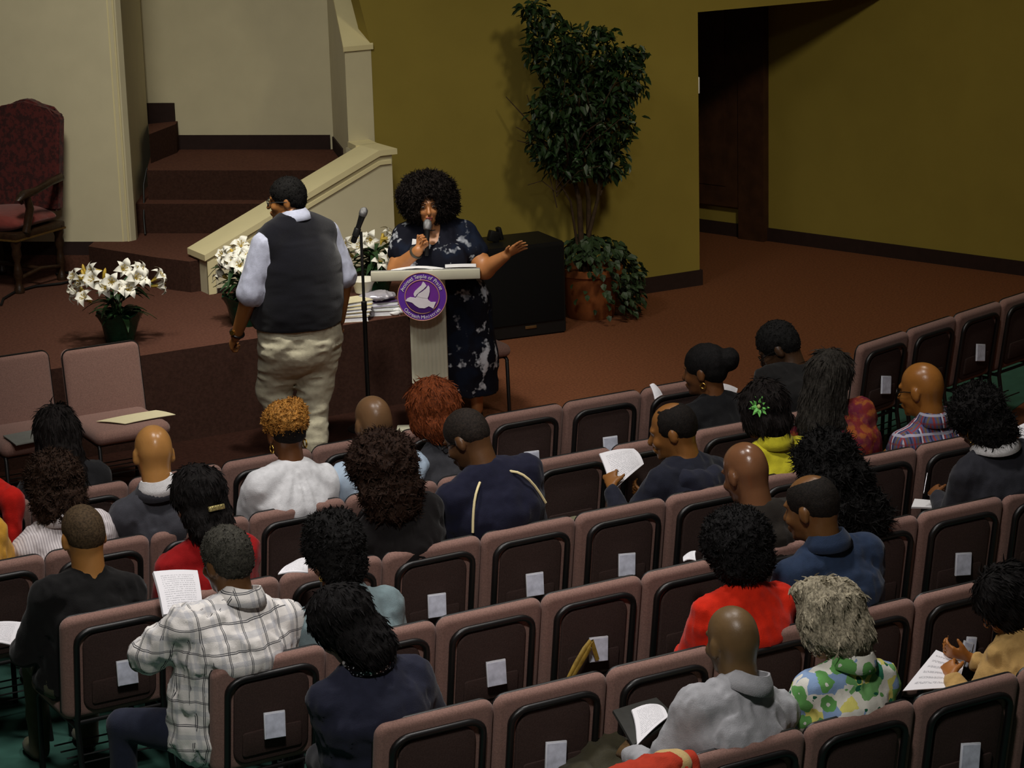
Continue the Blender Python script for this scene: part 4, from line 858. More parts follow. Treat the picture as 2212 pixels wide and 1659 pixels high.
# ------------------------------------------------------------ sheets, booklets
def paper_mat(n, rows=20, ink=(120, 120, 128)):
    if n in MATS: return MATS[n]
    b = NB(n); x, y, z = b.sep(b.coord('UV')); w = b.noise(34, 1, b.coord('UV'))
    f = b.math('MULTIPLY', lines(b, y, 1/rows, .4/rows), b.math('GREATER_THAN', w, .45))
    for a, c in ((x, .12), (y, .1)): f = b.math('MULTIPLY', f, b.math('MULTIPLY', b.math('GREATER_THAN', a, c), b.math('LESS_THAN', a, 1-c)))
    b.color(b.mix(b.math('MULTIPLY', f, .5), lin(238, 236, 240), lin(*ink))); b.set(Roughness=.75, Specular_IOR_Level=.2); MATS[n] = b.m; return b.m
M_print = paper_mat('printed_page')
def sheet(name, q, label, cat, m=None, th=.004, bend=.012, parent=None, group=None, n=6):
    """q: four world corners tl, tr, br, bl"""
    q = [Vector(a) for a in q]; c = sum(q, Vector())/4; nn = (q[1]-q[0]).cross(q[3]-q[0]).normalized()
    if nn.z < 0: nn = -nn
    V = []; UV = []
    for lay in (0, 1):
        for i in range(n+1):
            for j in range(n+1):
                u, v = j/n, i/n; p = (q[0]*(1-u)+q[1]*u)*(1-v)+(q[3]*(1-u)+q[2]*u)*v
                p = p+nn*(bend*(math.sin(math.pi*u)*.6+math.sin(math.pi*v)*.6-.6)+(th if lay else 0)); V.append(p-c); UV.append((u, 1-v))
    m1 = (n+1)*(n+1); F = []
    for i in range(n):
        for j in range(n):
            a = i*(n+1)+j; F += [(a, a+1, a+n+2, a+n+1), (m1+a, m1+a+n+1, m1+a+n+2, m1+a+1)]
    for k in range(n):
        for (a, b) in ((k, k+1), (n*(n+1)+k+1, n*(n+1)+k), ((k+1)*(n+1), k*(n+1)), (k*(n+1)+n, (k+1)*(n+1)+n)): F.append((a, m1+a, m1+b, b))
    me = bpy.data.meshes.new(name); me.from_pydata(V, [], F); uv = me.uv_layers.new(name='UVMap')
    for l in me.loops: uv.data[l.index].uv = UV[l.vertex_index]
    o = obj(name, me, m or M_print, parent); o.location = c
    bm = bmesh.new(); bm.from_mesh(me); bmesh.ops.recalc_face_normals(bm, faces=bm.faces); bm.to_mesh(me); bm.free()
    if label: tag(o, label, cat, group)
    return o
HG = 'handouts held by the audience'
sheet('handout', [(-2.671, -1.752, 1.002), (-2.473, -1.732, .963), (-2.538, -1.932, .86), (-2.714, -1.952, .886)], 'thick white handout in the hand of the man in white plaid', 'handout', th=.014, group=HG)
sheet('handout', [(-.146, -1.108, .931), (.073, -1.068, .91), (.054, -1.188, .865), (-.217, -1.328, .805)], 'white printed pages held by the man in the navy hooded jacket', 'handout', th=.006, group=HG, bend=.02)
sheet('handout', [(-1.538, -3.6, .79), (-1.4, -3.56, .767), (-1.457, -3.72, .786), (-1.642, -3.8, .747)], 'open white pages on the lap of the man in the light grey shirt', 'handout', th=.006, group=HG, bend=.02)
sheet('folder', [(-1.60, -3.56, .775), (-1.36, -3.48, .745), (-1.42, -3.72, .755), (-1.66, -3.79, .735)], 'dark folder under the open pages of the man in the light grey shirt', 'folder', mat('folder_dark', (40, 40, 36), .6, .1), th=.01, bend=.003)
sheet('handout', [(-.124, -3.6, .718), (-.064, -3.7, .683), (-.192, -3.82, .648), (-.423, -3.77, .669)], 'single white programme held by the woman in the tan jacket', 'handout', th=.003, group=HG, bend=.004, m=paper_mat('programme', 7))
sheet('handout', [(-3.198, -1.138, .705), (-3.044, -1.138, .679), (-3.136, -1.288, .642), (-3.267, -1.288, .684)], 'white page on the lap of the man in black, cut by the left edge', 'handout', group=HG)
sheet('handout', [(-2.13, -1.912, .987), (-2.043, -1.892, .991), (-2.109, -2.032, .977), (-2.242, -2.032, .997)], 'white page in front of the woman in the grey denim shirt', 'handout', group=HG)
sheet('handout', [(-.752, -2.756, .992), (-.697, -2.756, 1.006), (-.777, -2.876, 1.015), (-.837, -2.876, 1.023)], 'corner of white paper in front of the woman in bright red', 'handout', group=HG)
sheet('handout', [(.565, -.444, 1.018), (.593, -.444, 1.019), (.611, -.494, .968), (.55, -.514, .957)], 'curled white paper left of the woman with the bun', 'handout', group=HG)
sheet('handout', [(1.132, -.224, .895), (1.264, -.224, .844), (1.169, -.344, .849), (1.069, -.344, .882)], 'torn white paper right of the woman with the bun', 'handout', group=HG)
sheet('notepad', [(1.116, -1.912, .678), (1.241, -1.932, .649), (1.146, -2.032, .658), (1.001, -2.032, .689)], 'white notepad under the hand of the woman taking notes', 'notepad', M_white, th=.008, bend=.002)
sheet('handout', [(-2.532, -1.138, .72), (-2.483, -1.138, .715), (-2.504, -1.188, .70), (-2.552, -1.188, .70)], 'scrap of white paper beside the woman in the red top', 'handout', group=HG)
sheet('handout', [(1.641, -2.032, .988), (1.762, -2.032, 1.004), (1.679, -2.132, .879), (1.571, -2.132, .927)], 'white paper cut off by the right edge of the picture', 'handout', group=HG)
sheet('paper_sheet', [(-1.42, 2.43, .482), (-1.04, 2.46, .482), (-.98, 2.30, .482), (-1.30, 2.28, .482)], 'pale yellow sheet lying on the chair facing the audience', 'paper', mat('paper_cream', (226, 216, 176), .8, .02), th=.003, bend=.006)
sheet('folder', [(-1.98, 2.43, .482), (-1.62, 2.45, .482), (-1.62, 2.22, .482), (-1.98, 2.20, .482)], 'grey folder on the chair at the far left edge', 'folder', mat('folder_grey', (120, 122, 116), .7, .05), th=.006, bend=.003)
def on_lectern(x, y, z):
    p = Vector((.81, 2.505, 0))+RZ(-29)@Vector((x, y, z)); return (p.x, p.y, p.z)
LZ = lambda y: 1.092-(y+.02)*.25
sheet('paper_sheet', [on_lectern(-.20, .14, LZ(.14)), on_lectern(.12, .15, LZ(.15)), on_lectern(.10, -.16, LZ(-.16)), on_lectern(-.22, -.17, LZ(-.17))], 'curled notes lying on the lectern', 'paper', M_white, th=.003, bend=.03)
sheet('notepad', [on_lectern(.12, .13, LZ(.13)), on_lectern(.31, .13, LZ(.13)), on_lectern(.31, -.16, LZ(-.16)), on_lectern(.12, -.16, LZ(-.16))], 'white notepad at the right of the lectern top', 'notepad', M_white, th=.020, bend=.003)
# pen of the note taker
mb = MB(); mb.tube([(1.085, -2.02, .745), (1.12, -1.99, .785), (1.15, -1.965, .82)], [.002, .003, .003], 8); tag(mb.build('pen', M_steel, None, 60), 'thin pen in the hand of the woman taking notes', 'pen')
# booklets in the chair pockets
M_book = mat('booklet_white', (236, 238, 246), .75, .05, 40, spec=.2); M_bookcover = mat('booklet_print', (214, 218, 234), .8, .2, 26, spec=.2)
def booklet(x, y, rz, label, tilt=0, dx=.0, n=1, w=.088):
    for j in range(n):
        t = thing('booklet', label if n == 1 else ['front', 'middle', 'rear'][j]+' '+label, 'booklet', (x, y, 0), rz, 'booklets in the seat pockets')
        c = Vector((dx+j*-.035, lean(.585)-.068-j*.012, .585-j*.008)); R = RX(-7)@RY(tilt+j*10)
        mb = MB(); mb.box(c, (w, .010, .105), R, .002); pg = mb.build('pages', M_book, t)
        mb = MB(); mb.box(c+R@Vector((0, -.0062, -.002)), (w-.006, .002, .095), R); mb.build('cover', M_bookcover, t)
for (k, i, tl, dx) in ((3, 1, 4, 0), (3, 2, 3, .01), (3, 3, 6, .01), (4, 5, 8, .0), (4, 0, 2, .01), (4, 1, 6, .01), (5, 0, 8, .0), (4, -2, 4, .0), (3, -2, 2, .02), (6, 1, 10, .0), (1, 4, 3, .03), (1, 5, 2, .03)):
    a = ROWS[k][0]; booklet(cx(k, i), rowY(k), 0, 'white booklet in the pocket of the %s row chair, %s from the left end' % (ORD[k-1], ORD[i-a]), tl, dx)
booklet(cx(5, 4), rowY(5), 0, 'pamphlet of three fanned in a pocket near the woman in tan', 14, .03, 3, .05)
for i, lb in ((0, 'nearest the aisle'), (2, 'third from the aisle')):
    t_ = .21+i*.487; booklet(2.342+math.cos(rb)*t_, .108+math.sin(rb)*t_, rb, 'booklet in the angled right row, chair %s' % lb, 12)
# gold strap hanging over a booklet
mb = MB(); ys = rowY(4)-.045
for dx, s in ((0, 1), (.02, .9)):
    mb.tube([(-1.235+dx, ys-.03, .50), (-1.19+dx, ys-.035, .565), (-1.145+dx, ys-.03, .62*1.0), (-1.118+dx*.5, ys-.02, .645), (-1.10+dx, ys-.015, .62*s)], [.008, .013, .014, .012, .010], 6)
mb.xf(lambda c: Vector((c.x, ys-.03+(c.y-ys+.03)*.5, c.z))); tag(mb.build('strap', mat('strap_gold', (150, 122, 46), .6, .25, 40), None, 60), 'dull gold strap hanging over a booklet on an empty chair', 'strap')
# red garment over the last chair, dark coat on the seat
rd = solid([tub(A_(-2.06, -4.235, .845), A_(-1.80, -4.225, .862), (.062, .042), (.062, .046), (0, 1, 0), .04), cap(A_(-1.83, -4.24, .852), A_(-1.70, -4.22, .845), .045, .038, .03), cap(A_(-2.03, -4.26, .80), A_(-1.75, -4.27, .79), .05, .05, .05)], .010, (), ((.007, (18, 18, 20), 2, 1),))
gt = obj('garment', mesh_np('garment', *rd), mat('cloth_orange_red', (188, 56, 30), .9, .08, 40, .3, 240)); tag(gt, 'red garment with a cream band draped over a chair at the bottom', 'garment')
bd = solid([tub(A_(-1.80, -4.228, .858), A_(-1.755, -4.228, .853), (.064, .052), (.060, .050), (0, 1, 0), .02)], .008); obj('cream_band', mesh_np('cream_band', *bd), cloth((206, 176, 120)), gt)
ct = solid([ell((-1.60, -3.42, .50), (.17, .15, .05), None, .03), ell((-1.52, -3.34, .52), (.14, .12, .06), np.array(RZ(30)), .04), cap((-1.70, -3.50, .50), (-1.42, -3.30, .55), .05, .05, .04)], .010, (), ((.014, (14, 14, 14), 2, 1), (.005, (40, 40, 40), 2, 0)))
tag(obj('coat', mesh_np('coat', *ct), cloth((66, 62, 46), 'leather', .6)), 'folded dark olive coat on the seat beside the man in light grey', 'coat')
# ------------------------------------------------------------ microphone stand
def micstand():
    t = thing('microphone_stand', 'black microphone stand with a microphone, standing left of the lectern', 'microphone stand', (.56, 2.90, 0), math.radians(-29))
    mb = MB(); mb.lathe([(.14, 0), (.14, .012), (.12, .022), (.02, .03), (.014, .06)], (0, 0, 0), 28); mb.build('base', M_black, t, 40)
    mb = MB(); mb.lathe([(.014, .03), (.014, .78), (.018, .785), (.018, .84), (.0095, .845), (.0095, 1.29)], (0, 0, 0), 12); mb.build('pole', M_black, t, 40)
    q = Vector((.38, -.1, 1)).normalized(); rot = q.to_track_quat('Z', 'Y').to_matrix(); a = Vector((-.045, .01, 1.24))
    mb = MB(); mb.lathe([(.016, .02), (.022, .025), (.022, .075), (.018, .08)], a, 14, rot); mb.build('clip', M_black, t, 40)
    m = thing('microphone', 'black microphone clipped to the stand', 'microphone', t.location, math.radians(-29))
    mb = MB(); mb.lathe([(.016, -.02), (.019, -.01), (.017, .10), (.021, .155), (.023, .165)], a, 14, rot); mb.build('handle', M_black, m, 50)
    mb = MB(); mb.lathe([(.022, .165), (.026, .172), (.027, .19), (.024, .207), (.012, .219), (.004, .222)], a, 16, rot); mb.build('mesh_head', MATS['mic_mesh'], m, 60)
micstand()
# ------------------------------------------------------------ books and bowl on the stage edge
bk = [((196, 188, 170), .27, .20, .035), ((150, 134, 92), .26, .19, .025), ((214, 212, 206), .25, .19, .022), ((206, 190, 130), .24, .18, .02), ((216, 206, 170), .23, .17, .025)]
z = S1
for j, (c, w, d, h) in enumerate(bk):
    t = thing('book', ['thick grey book at the bottom of the stack behind the man', 'tan book second from the bottom of the stack', 'white book in the middle of the stack', 'yellowish book second from the top of the stack', 'cream book on top of the left stack'][j], 'book', (.70+.01*j, 3.46, z), math.radians(-22+6*j), 'books on the stage edge')
    mb = MB(); mb.box((0, 0, h/2), (w-.008, d-.008, h-.006)); mb.build('pages', M_book, t)
    mb = MB(); mb.box((0, 0, .0015), (w, d, .003)); mb.box((0, 0, h-.0015), (w, d, .003)); mb.box((-w/2, 0, h/2), (.003, d, h)); mb.build('cover', mat('book_%d' % j, c, .6, .06, 20), t)
    z += h
z = S1
for j, (c, w, d, h, lb) in enumerate((((206, 208, 204), .26, .20, .035, 'pale grey book under the purple book'), ((186, 190, 184), .25, .19, .025, 'grey green book under the bowl stack'), ((96, 70, 120), .22, .17, .03, 'purple book below the glossy packet'))):
    t = thing('book', lb, 'book', (.96, 3.50, z), math.radians(-24+5*j), 'books on the stage edge')
    mb = MB(); mb.box((0, 0, h/2), (w-.008, d-.008, h-.006)); mb.build('pages', M_book, t)
    mb = MB(); mb.box((0, 0, .0015), (w, d, .003)); mb.box((0, 0, h-.0015), (w, d, .003)); mb.box((-w/2, 0, h/2), (.003, d, h)); mb.build('cover', mat('book2_%d' % j, c, .6, .06, 20), t)
    z += h
pk = solid([ell((.94, 3.49, z+.03), (.12, .085, .03), np.array(RZ(-20)), .02)], .008, (), ((.008, (26, 26, 26), 2, 1),)); tag(obj('packet', mesh_np('packet', *pk), mat('packet_foil', (196, 192, 204), .25, .12, 20, metal=.4)), 'crumpled glossy packet on the purple book', 'packet')
mb = MB(); mb.lathe([(.05, 0), (.056, .006), (.060, .03), (.068, .055), (.088, .082), (.098, .088), (.094, .092), (.078, .080), (.055, .05), (.03, .04)], (.87, 3.55, z+.052), 28); tag(mb.build('bowl', mat('bowl_white', (214, 210, 196), .35, .03), None, 50), 'white flared bowl on top of the books', 'bowl')
ts = solid([ell((1.055, 3.40, S1+.025), (.05, .035, .03), np.array(RZ(20)), .02), ell((1.03, 3.39, S1+.012), (.05, .03, .012), None, .02)], .006, (), ((.006, (40, 40, 40), 2, 1),)); tag(obj('tissue', mesh_np('tissue', *ts), M_white), 'crumpled white tissue on the stage edge', 'tissue')
# ------------------------------------------------------------ lilies
M_petal = mat('lily_petal', (238, 236, 224), .55, .03, 20, spec=.3); M_leaf = mat('lily_leaf', (38, 66, 34), .5, .3, 16); M_bud = mat('lily_bud', (196, 164, 60), .5, .15, 30); M_pot = mat('foil_green', (14, 60, 42), .22, .3, 14, .7, 40, metal=.35); M_stam = mat('stamen', (176, 150, 60), .6, .2)
def petal_mesh(L=.085, w=.021):
    V = []; F = []; n = 7
    for i in range(n+1):
        t = i/n; ww = w*math.sin(math.pi*min(1, .12+t*.88))**.75 if t < 1 else .001; x = L*(t-.10*t*t*t); zz = .055*math.sin(t*1.9)-.055*max(0, t-.55)**1.4*2.2
        for s in (-1, 0, 1): V.append((x, s*ww, zz+abs(s)*.006))
    for i in range(n):
        for j in (0, 1): a = i*3+j; F.append((a, a+1, a+4, a+3))
    me = mesh_np('petal', V, F); return me
def leaf_mesh(L=.14, w=.013, droop=.05, name='leaf'):
    V = []; F = []; n = 6
    for i in range(n+1):
        t = i/n; ww = w*math.sin(math.pi*(.08+.9*t)); V += [(L*t, -ww, .03*math.sin(2*t)-droop*t*t+.004), (L*t, 0, .03*math.sin(2*t)-droop*t*t), (L*t, ww, .03*math.sin(2*t)-droop*t*t+.004)]
    for i in range(n):
        for j in (0, 1): a = i*3+j; F.append((a, a+1, a+4, a+3))
    return mesh_np(name, V, F)
PM = petal_mesh(); PM.materials.append(M_petal); LM = [leaf_mesh(.19, .020, .08), leaf_mesh(.15, .017, .03)]
for m_ in LM: m_.materials.append(M_leaf)
def lily(loc, label, flowers, hgt, seed, crown):
    r = random.Random(seed); t = thing('lily_plant', label, 'plant', loc, 0, 'white lilies in green foil pots')
    mb = MB(); N_ = 22; prof = [(.085, 0), (.095, .04), (.12, .13), (.14, .185), (.152, .20), (.132, .185), (.06, .16)]
    mb.lathe(prof, (0, 0, 0), N_); mb.xf(lambda c: Vector((c.x*(1+.06*math.sin(5*math.atan2(c.y, c.x)+c.z*20)), c.y*(1+.06*math.sin(7*math.atan2(c.y, c.x))), c.z+(.018*math.sin(6*math.atan2(c.y, c.x)) if c.z > .17 else 0)))); mb.build('pot', M_pot, t, 50)
    mb = MB(); mb.tube([(0, 0, .14), (0, 0, hgt*.8)], .008, 6)
    for k in range(5): a = r.uniform(0, 6.28); mb.tube([(.02*math.cos(a), .02*math.sin(a), .14), (.05*math.cos(a), .05*math.sin(a), hgt*.6), (crown*.5*math.cos(a), crown*.5*math.sin(a), hgt*.9)], .005, 5)
    mb.build('stem', M_leaf, t, 60)
    for k in range(84):
        a = r.uniform(0, 6.28); o = bpy.data.objects.new('leaf', LM[k % 2]); link(o, t); zz = .17+(hgt-.20)*r.random(); o.location = (.03*math.cos(a), .03*math.sin(a), zz); o.rotation_euler = (r.uniform(-.3, .3), r.uniform(-.5, .25), a); s = r.uniform(.7, 1.15); o.scale = (s, s, s)
    for (dx, dy, dz, az, el) in flowers:
        d = Vector((math.cos(az)*math.cos(el), math.sin(az)*math.cos(el), math.sin(el)))
        mb = MB(); mb.lathe([(.006, -.035), (.012, -.01), (.015, .01), (.006, .02)], (0, 0, 0), 10)
        for k in range(5): a = 2*math.pi*k/5; mb.tube([(0, 0, .0), (.012*math.cos(a), .012*math.sin(a), .045), (.02*math.cos(a), .02*math.sin(a), .055)], [.0016, .0016, .004], 5)
        f = mb.build('flower', M_stam, t, 50); f.location = (dx, dy, dz); f.rotation_euler = d.to_track_quat('Z', 'Y').to_euler()
        for k in range(6):
            o = bpy.data.objects.new('petal', PM); link(o, f); o.rotation_euler = (0, r.uniform(-.35, -.1), 2*math.pi*k/6+r.uniform(-.1, .1)); s = (1.05 if k % 2 else .92)*r.uniform(.95, 1.1); o.scale = (s, s*(1.15 if k % 2 else .95), s); o.location = (0, 0, -.01)
    for k in range(4):
        a = r.uniform(0, 6.28); rr = r.uniform(.3, .95)*crown; mb = MB(); mb.lathe([(.003, 0), (.010, .02), (.013, .05), (.008, .075), (.002, .085)], (0, 0, 0), 8); b = mb.build('bud', M_bud, t, 60); b.location = (rr*math.cos(a), rr*math.sin(a), hgt*.98); b.rotation_euler = (r.uniform(-.5, .5), r.uniform(-.5, .5), 0)
    return t
ca = math.radians(-119)                 # towards the audience
def fl_list(seed, n, cr, h):
    r = random.Random(seed); out = []
    for k in range(n):
        a = ca+math.radians(-105+210*((k+.5)/n))+r.uniform(-.2, .2); q = r.choice((.55, .8, 1.0)); out.append((cr*q*math.cos(a), cr*q*math.sin(a), h+r.uniform(-.10, .06)*(1 if q > .6 else -.3)+(.05 if q < .6 else 0), a, r.uniform(.0, .8)))
    return out
lily((-.77, 3.73, S1), 'spreading white lily plant at the front left of the stage', fl_list(3, 18, .25, .42), .42, 3, .25)
lily((.09, 3.72, S1), 'tall white lily plant beside the walking man', fl_list(8, 11, .16, .40)+[(.02, .05, .50, ca, .9), (-.1, .02, .46, ca-1, .6)], .46, 8, .16)
lily((1.17, 3.98, S1), 'white lily plant half hidden behind the lectern', fl_list(5, 9, .16, .33), .35, 5, .17)
# ------------------------------------------------------------ throne-like armchair
def throne():
    w = Vector((.53, -.85, 0)); t = thing('armchair', 'high-backed burgundy brocade armchair with carved dark wood legs on the stage', 'armchair', (-.775, 5.92, S1), math.radians(122))
    fab = NB('brocade'); v = fab.noise(26, 3, rough=.65); fab.color(fab.mix(fab.ramp(v, [(.44, (0, 0, 0)), (.56, (1, 1, 1))]), lin(50, 17, 18), lin(84, 29, 27))); fab.set(Roughness=.75, Sheen_Weight=.2, Specular_IOR_Level=.2); fab.bump(fab.noise(26, 3, rough=.65), .4, .01); fab = fab.m
    seatm = mat('seat_velvet', (118, 46, 40), .8, .12, 22, .3, 60, sheen=.3); wood = mat('carved_wood', (46, 30, 18), .4, .3, 18, .3, 60); gilt = mat('gilt_edge', (110, 84, 44), .4, .2, 60, metal=.4)
    # local: x width, +y forward
    outl = []; hw = .31
    outl += [(-hw*.93, .50), (hw*.93, .50), (hw, 1.165)]
    for k in range(9): x = hw-.04-(2*hw-.08)*k/8; outl.append((x, 1.195+.085*(.5+.5*math.cos(math.pi*x/(hw-.04)))))
    outl += [(-hw, 1.165)]
    mb = MB(); mb.prism([(x, -.30-(z-.5)*.10, z) for x, z in outl], (0, .085, 0)); bmesh.ops.bevel(mb.bm, geom=[e for e in mb.bm.edges], offset=.018, segments=3, affect='EDGES'); mb.build('backrest', fab, t, 50)
    sm = solid([tub(A_(0, -.20, .47), A_(0, .20, .48), (.29, .06), (.30, .065), (1, 0, 0), .02), ell((0, .02, .50), (.28, .25, .05), None, .04)], .012); obj('seat', mesh_np('seat', *sm), seatm, t)
    ap = MB(); ap.box((0, 0, .40), (.62, .54, .055), None, .01); a_ = ap.build('apron', wood, t); tr = MB()
    for yy in (-.272, .272): tr.box((0, yy, .378), (.62, .008, .012))
    for xx in (-.312, .312): tr.box((xx, 0, .378), (.008, .54, .012))
    tr.build('gilt_edge', gilt, a_)
    for sx in (-1, 1):
        for sy in (-1, 1):
            l = MB(); l.lathe([(.035, 0), (.038, .03), (.024, .05), (.022, .09), (.034, .13), (.026, .18), (.02, .22), (.036, .27), (.03, .32), (.038, .345), (.038, .40)], (sx*.275, sy*.235, 0), 12); l.build('leg', wood, t, 60)
        l = MB(); l.tube([(sx*.275, -.235, .10), (sx*.275, 0, .13), (sx*.275, .235, .10)], .016, 8); l.build('stretcher', wood, t, 60)
        ar = MB(); ar.tube([(sx*.30, -.27, .74), (sx*.335, -.12, .735), (sx*.34, .06, .70), (sx*.335, .19, .69), (sx*.33, .235, .66), (sx*.33, .20, .64)], [.03, .028, .026, .034, .026, .016], 10); ar.tube([(sx*.33, .15, .69), (sx*.32, .11, .58), (sx*.31, .16, .42)], [.026, .03, .028], 10); ar.build('armrest', wood, t, 60)
    l = MB(); l.tube([(-.275, 0, .13), (0, .02, .15), (.275, 0, .13)], .016, 8); l.build('stretcher', wood, t, 60)
throne()
# purple flowers on a stand behind it
t = thing('flower_stand', 'purple flower spray on a tall stand at the left edge of the stage', 'flowers', (-.98, 6.33, S1))
mb = MB(); mb.lathe([(.12, 0), (.12, .02), (.02, .05), (.018, .9), (.06, .95), (.09, 1.05), (.10, 1.16), (.085, 1.2)], (0, 0, 0), 16); mb.build('vase', M_darkwood, t, 40)
mp = mat('petal_purple', (86, 64, 96), .7, .3, 40); r7 = random.Random(5); LMp = leaf_mesh(.10, .012, -.02, 'petal'); LMp.materials.append(mp)
mb = MB()
for k in range(14): a = r7.uniform(0, 6.28); e = r7.uniform(.1, .26); mb.tube([(0, 0, 1.15), (e*.4*math.cos(a), e*.4*math.sin(a), 1.35), (e*math.cos(a), e*math.sin(a), 1.30+r7.uniform(0, .32))], .004, 5)
mb.build('stem', M_leaf, t, 60)
for k in range(90):
    a = r7.uniform(0, 6.28); e = r7.uniform(.04, .24); o = bpy.data.objects.new('petal', LMp); link(o, t); o.location = (e*math.cos(a), e*math.sin(a), 1.22+r7.uniform(0, .36)); o.rotation_euler = (r7.uniform(-.6, .6), r7.uniform(-.8, .5), a+r7.uniform(-.6, .6))
# cables on the stage
mb = MB(); mb.tube([(-1.07, 5.23, S1+.012), (-1.0, 5.40, S1+.012), (-.86, 5.57, S1+.012), (-.68, 5.66, S1+.012), (-.50, 5.64, S1+.012), (-.32, 5.70, S1+.012), (-.26, 5.86, S1+.012), (-.34, 5.99, S1+.012), (-.42, 5.97, S1+.012)], .009, 8); tag(mb.build('cable', M_black, None, 60), 'black cable curling across the stage below the armchair', 'cable')
mb = MB(); mb.tube([(.26, 5.92, S2+.01), (.28, 5.98, S2+.12), (.32, 6.06, S3+.02), (.34, 6.10, S3+.12), (.40, 6.17, S4+.01)], .008, 8); tag(mb.build('cable', M_black, None, 60), 'black cable running up the left of the stairs', 'cable')
# ------------------------------------------------------------ loudspeaker
t = thing('loudspeaker', 'large black loudspeaker cabinet on the floor beside the tree', 'loudspeaker', (2.66, 4.72, 0), math.radians(-6))
mb = MB(); mb.prism([(-.34, -.24, 0), (.32, -.24, 0), (.32, .22, 0), (-.34, .22, 0)], (0, 0, .69)); bmesh.ops.bevel(mb.bm, geom=[e for e in mb.bm.edges], offset=.012, segments=2, affect='EDGES'); mb.build('cabinet', M_black, t)
mb = MB(); mb.box((-.01, -.246, .385), (.62, .012, .56), None, .004); mb.build('grille', M_blackcloth, t)
mb = MB(); mb.box((.03, -.244, .075), (.09, .006, .022), None, .002); mb.build('badge', mat('badge_bronze', (120, 92, 60), .35, .1, metal=.6), t)
mb = MB(); mb.box((-.15, 0, .735), (.09, .05, .08), RY(18), .01); mb.box((-.10, 0, .75), (.03, .05, .10), RY(-14), .008); tag(mb.build('clamp', M_black, None), 'small black clamp lying on top of the loudspeaker', 'clamp').location = (2.66, 4.72, 0)
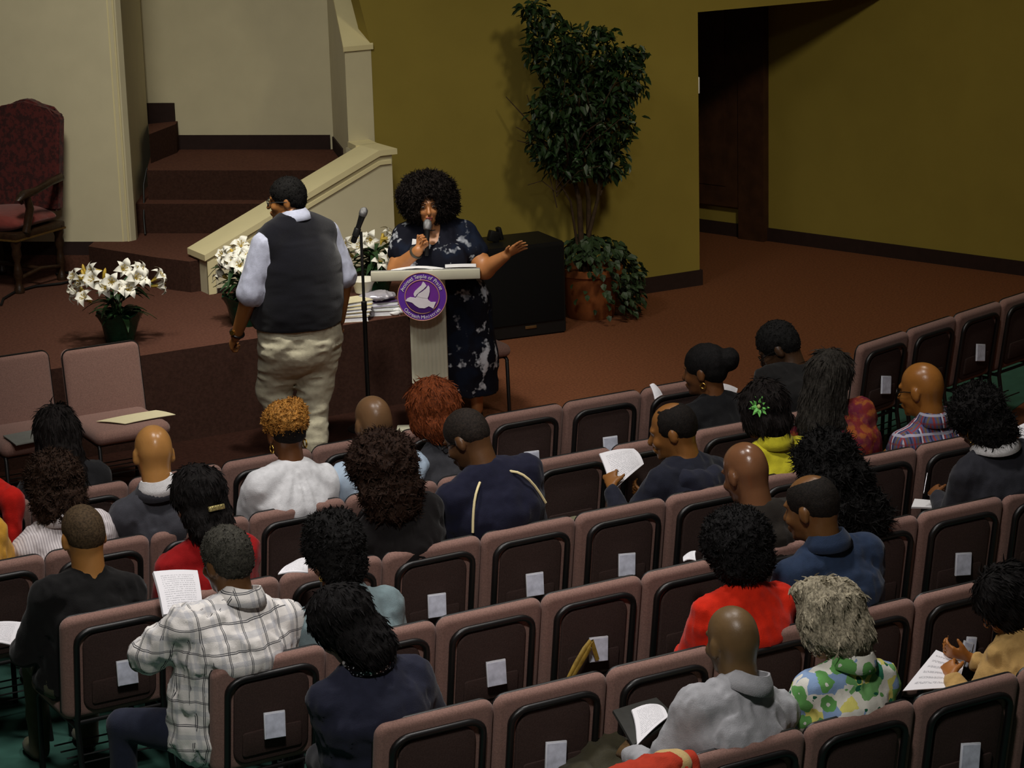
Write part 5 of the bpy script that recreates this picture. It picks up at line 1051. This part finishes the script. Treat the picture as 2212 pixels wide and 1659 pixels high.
# ------------------------------------------------------------ ficus tree
def ficus():
    r = random.Random(21); t = thing('ficus_tree', 'tall artificial ficus tree in a terracotta pot against the olive wall', 'tree', (3.38, 4.80, 0))
    pot = MB(); pot.lathe([(.17, 0), (.18, .02), (.235, .33), (.25, .34), (.25, .385), (.225, .39), (.215, .35), (.1, .34)], (0, 0, 0), 28); pot.build('pot', mat('terracotta', (132, 74, 36), .7, .25, 9, .2, 60), t, 40)
    bark = mat('bark', (58, 42, 28), .9, .3, 30, .5, 90); tips = []
    mb = MB()
    for (x, y, tx, ty, tz, rad) in ((-.04, 0, -.17, .0, 1.25, .026), (.04, .02, -.05, .04, 1.35, .024), (.0, -.03, .10, .0, 1.15, .018), (-.08, .0, -.28, 0, 1.1, .012)):
        pts = [Vector((x, y, .3)), Vector((x-.03, y+.01, .6)), Vector(((x+tx)/2+.02, (y+ty)/2, .9)), Vector((tx, ty, tz))]; mb.tube(pts, [rad, rad*.9, rad*.75, rad*.5], 8)
        for k in range(9):
            b = pts[-1]*(1)+Vector((0, 0, r.uniform(-.25, .0))); e = b+Vector((r.uniform(-.42, .46), r.uniform(-.3, .25), r.uniform(.05, .85))); mb.tube([b, (b+e)/2+Vector((0, 0, .06)), e], [rad*.4, rad*.3, .003], 5)
    mb.build('trunk', bark, t, 60)
    V0 = np.array([(0, 0, 0), (.022, -.017, .004), (.055, -.011, .0), (.075, 0, -.012), (.055, .011, .0), (.022, .017, .004), (.03, 0, -.003)], float); F0 = [(0, 1, 6), (1, 2, 6), (2, 3, 6), (3, 4, 6), (4, 5, 6), (5, 0, 6)]
    LMf = mesh_np('leaf', V0, np.array(F0)); lmt = mat('ficus_leaf', (34, 56, 30), .45, .4, 9); LMf.materials.append(lmt)
    # crown: soft blobs (x, y, z, rx, ry, rz, weight) around the trunk line
    B = [(-.30, 0, 2.10, .20, .17, .26, 1.2), (.05, .02, 2.0, .30, .20, .22, 1.4), (.28, 0, 1.78, .22, .19, .22, 1.1), (-.12, 0, 1.62, .34, .24, .26, 2.0), (.14, 0, 1.45, .27, .22, .22, 1.5), (-.32, 0, 1.45, .20, .18, .24, 1.0), (-.10, 0, 1.22, .28, .2, .16, 1.1), (.18, 0, 1.16, .16, .15, .12, .5), (-.42, 0, 2.33, .13, .12, .10, .3), (.40, 0, 1.95, .14, .12, .10, .3)]
    tot = sum(b[-1] for b in B); V = []; F = []; n = 0; ind = []
    def put(c, scale):
        a = r.uniform(0, 6.28); R = np.array(RZ(math.degrees(a))@RY(r.uniform(-10, 75))@RX(r.uniform(-50, 50))); return R, scale
    cand = []
    for b in B:
        for _ in range(int(3300*b[-1]/tot)):
            d = np.array([r.gauss(0, 1) for _ in range(3)]); d /= np.linalg.norm(d); rad = r.uniform(.35, 1.0)**.55*(1.0 if r.random() < .93 else 1.15)
            cand.append((np.array(b[:3])+d*np.array(b[3:6])*rad, rad))
    view = np.array((-.487, -.874, .25)); sc = sorted(range(len(cand)), key=lambda i: -(cand[i][0]@view+.25*cand[i][1])); pick = set(sc[:1100:4][:280])
    for i, (c, rad) in enumerate(cand):
        if c[1] > .27: c[1] = .27-r.random()*.1
        R, s = put(c, r.uniform(.85, 1.3))
        if i in pick:
            o = bpy.data.objects.new('leaf', LMf); link(o, t); M4 = Matrix(R.tolist()).to_4x4()@Matrix.Scale(s, 4); M4.translation = c; o.matrix_basis = M4
        else:
            V.append(c+(V0*s)@R.T); F.append(np.array(F0)+n); n += 7
    me = mesh_np('foliage', np.concatenate(V), np.concatenate(F), False); tag(obj('foliage', me, lmt, t), None, None, None, 'stuff')
    # ivy in the pot
    V = []; F = []; n = 0; ivy = mat('ivy_leaf', (44, 62, 38), .5, .35, 12)
    for k in range(760):
        a = r.uniform(0, 6.28); q = r.random()
        if q < .6: rr = r.uniform(.0, .34); c = np.array((rr*math.cos(a), rr*math.sin(a), .40+.20*(1-(rr/.36)**2)+r.uniform(-.03, .03)))
        else:
            a = r.gauss(-.35, .75); rr = r.uniform(.26, .40); c = np.array((rr*math.cos(a), rr*math.sin(a), r.uniform(.05, .42)))
        R = np.array(RZ(math.degrees(a))@RY(r.uniform(0, 80))@RX(r.uniform(-40, 40))); V.append(c+(V0*np.array((.95, 1.7, 1))*r.uniform(.6, 1.1))@R.T); F.append(np.array(F0)+n); n += 7
    tag(obj('ivy', mesh_np('ivy', np.concatenate(V), np.concatenate(F), False), ivy, t), None, None, None, 'stuff')
ficus()
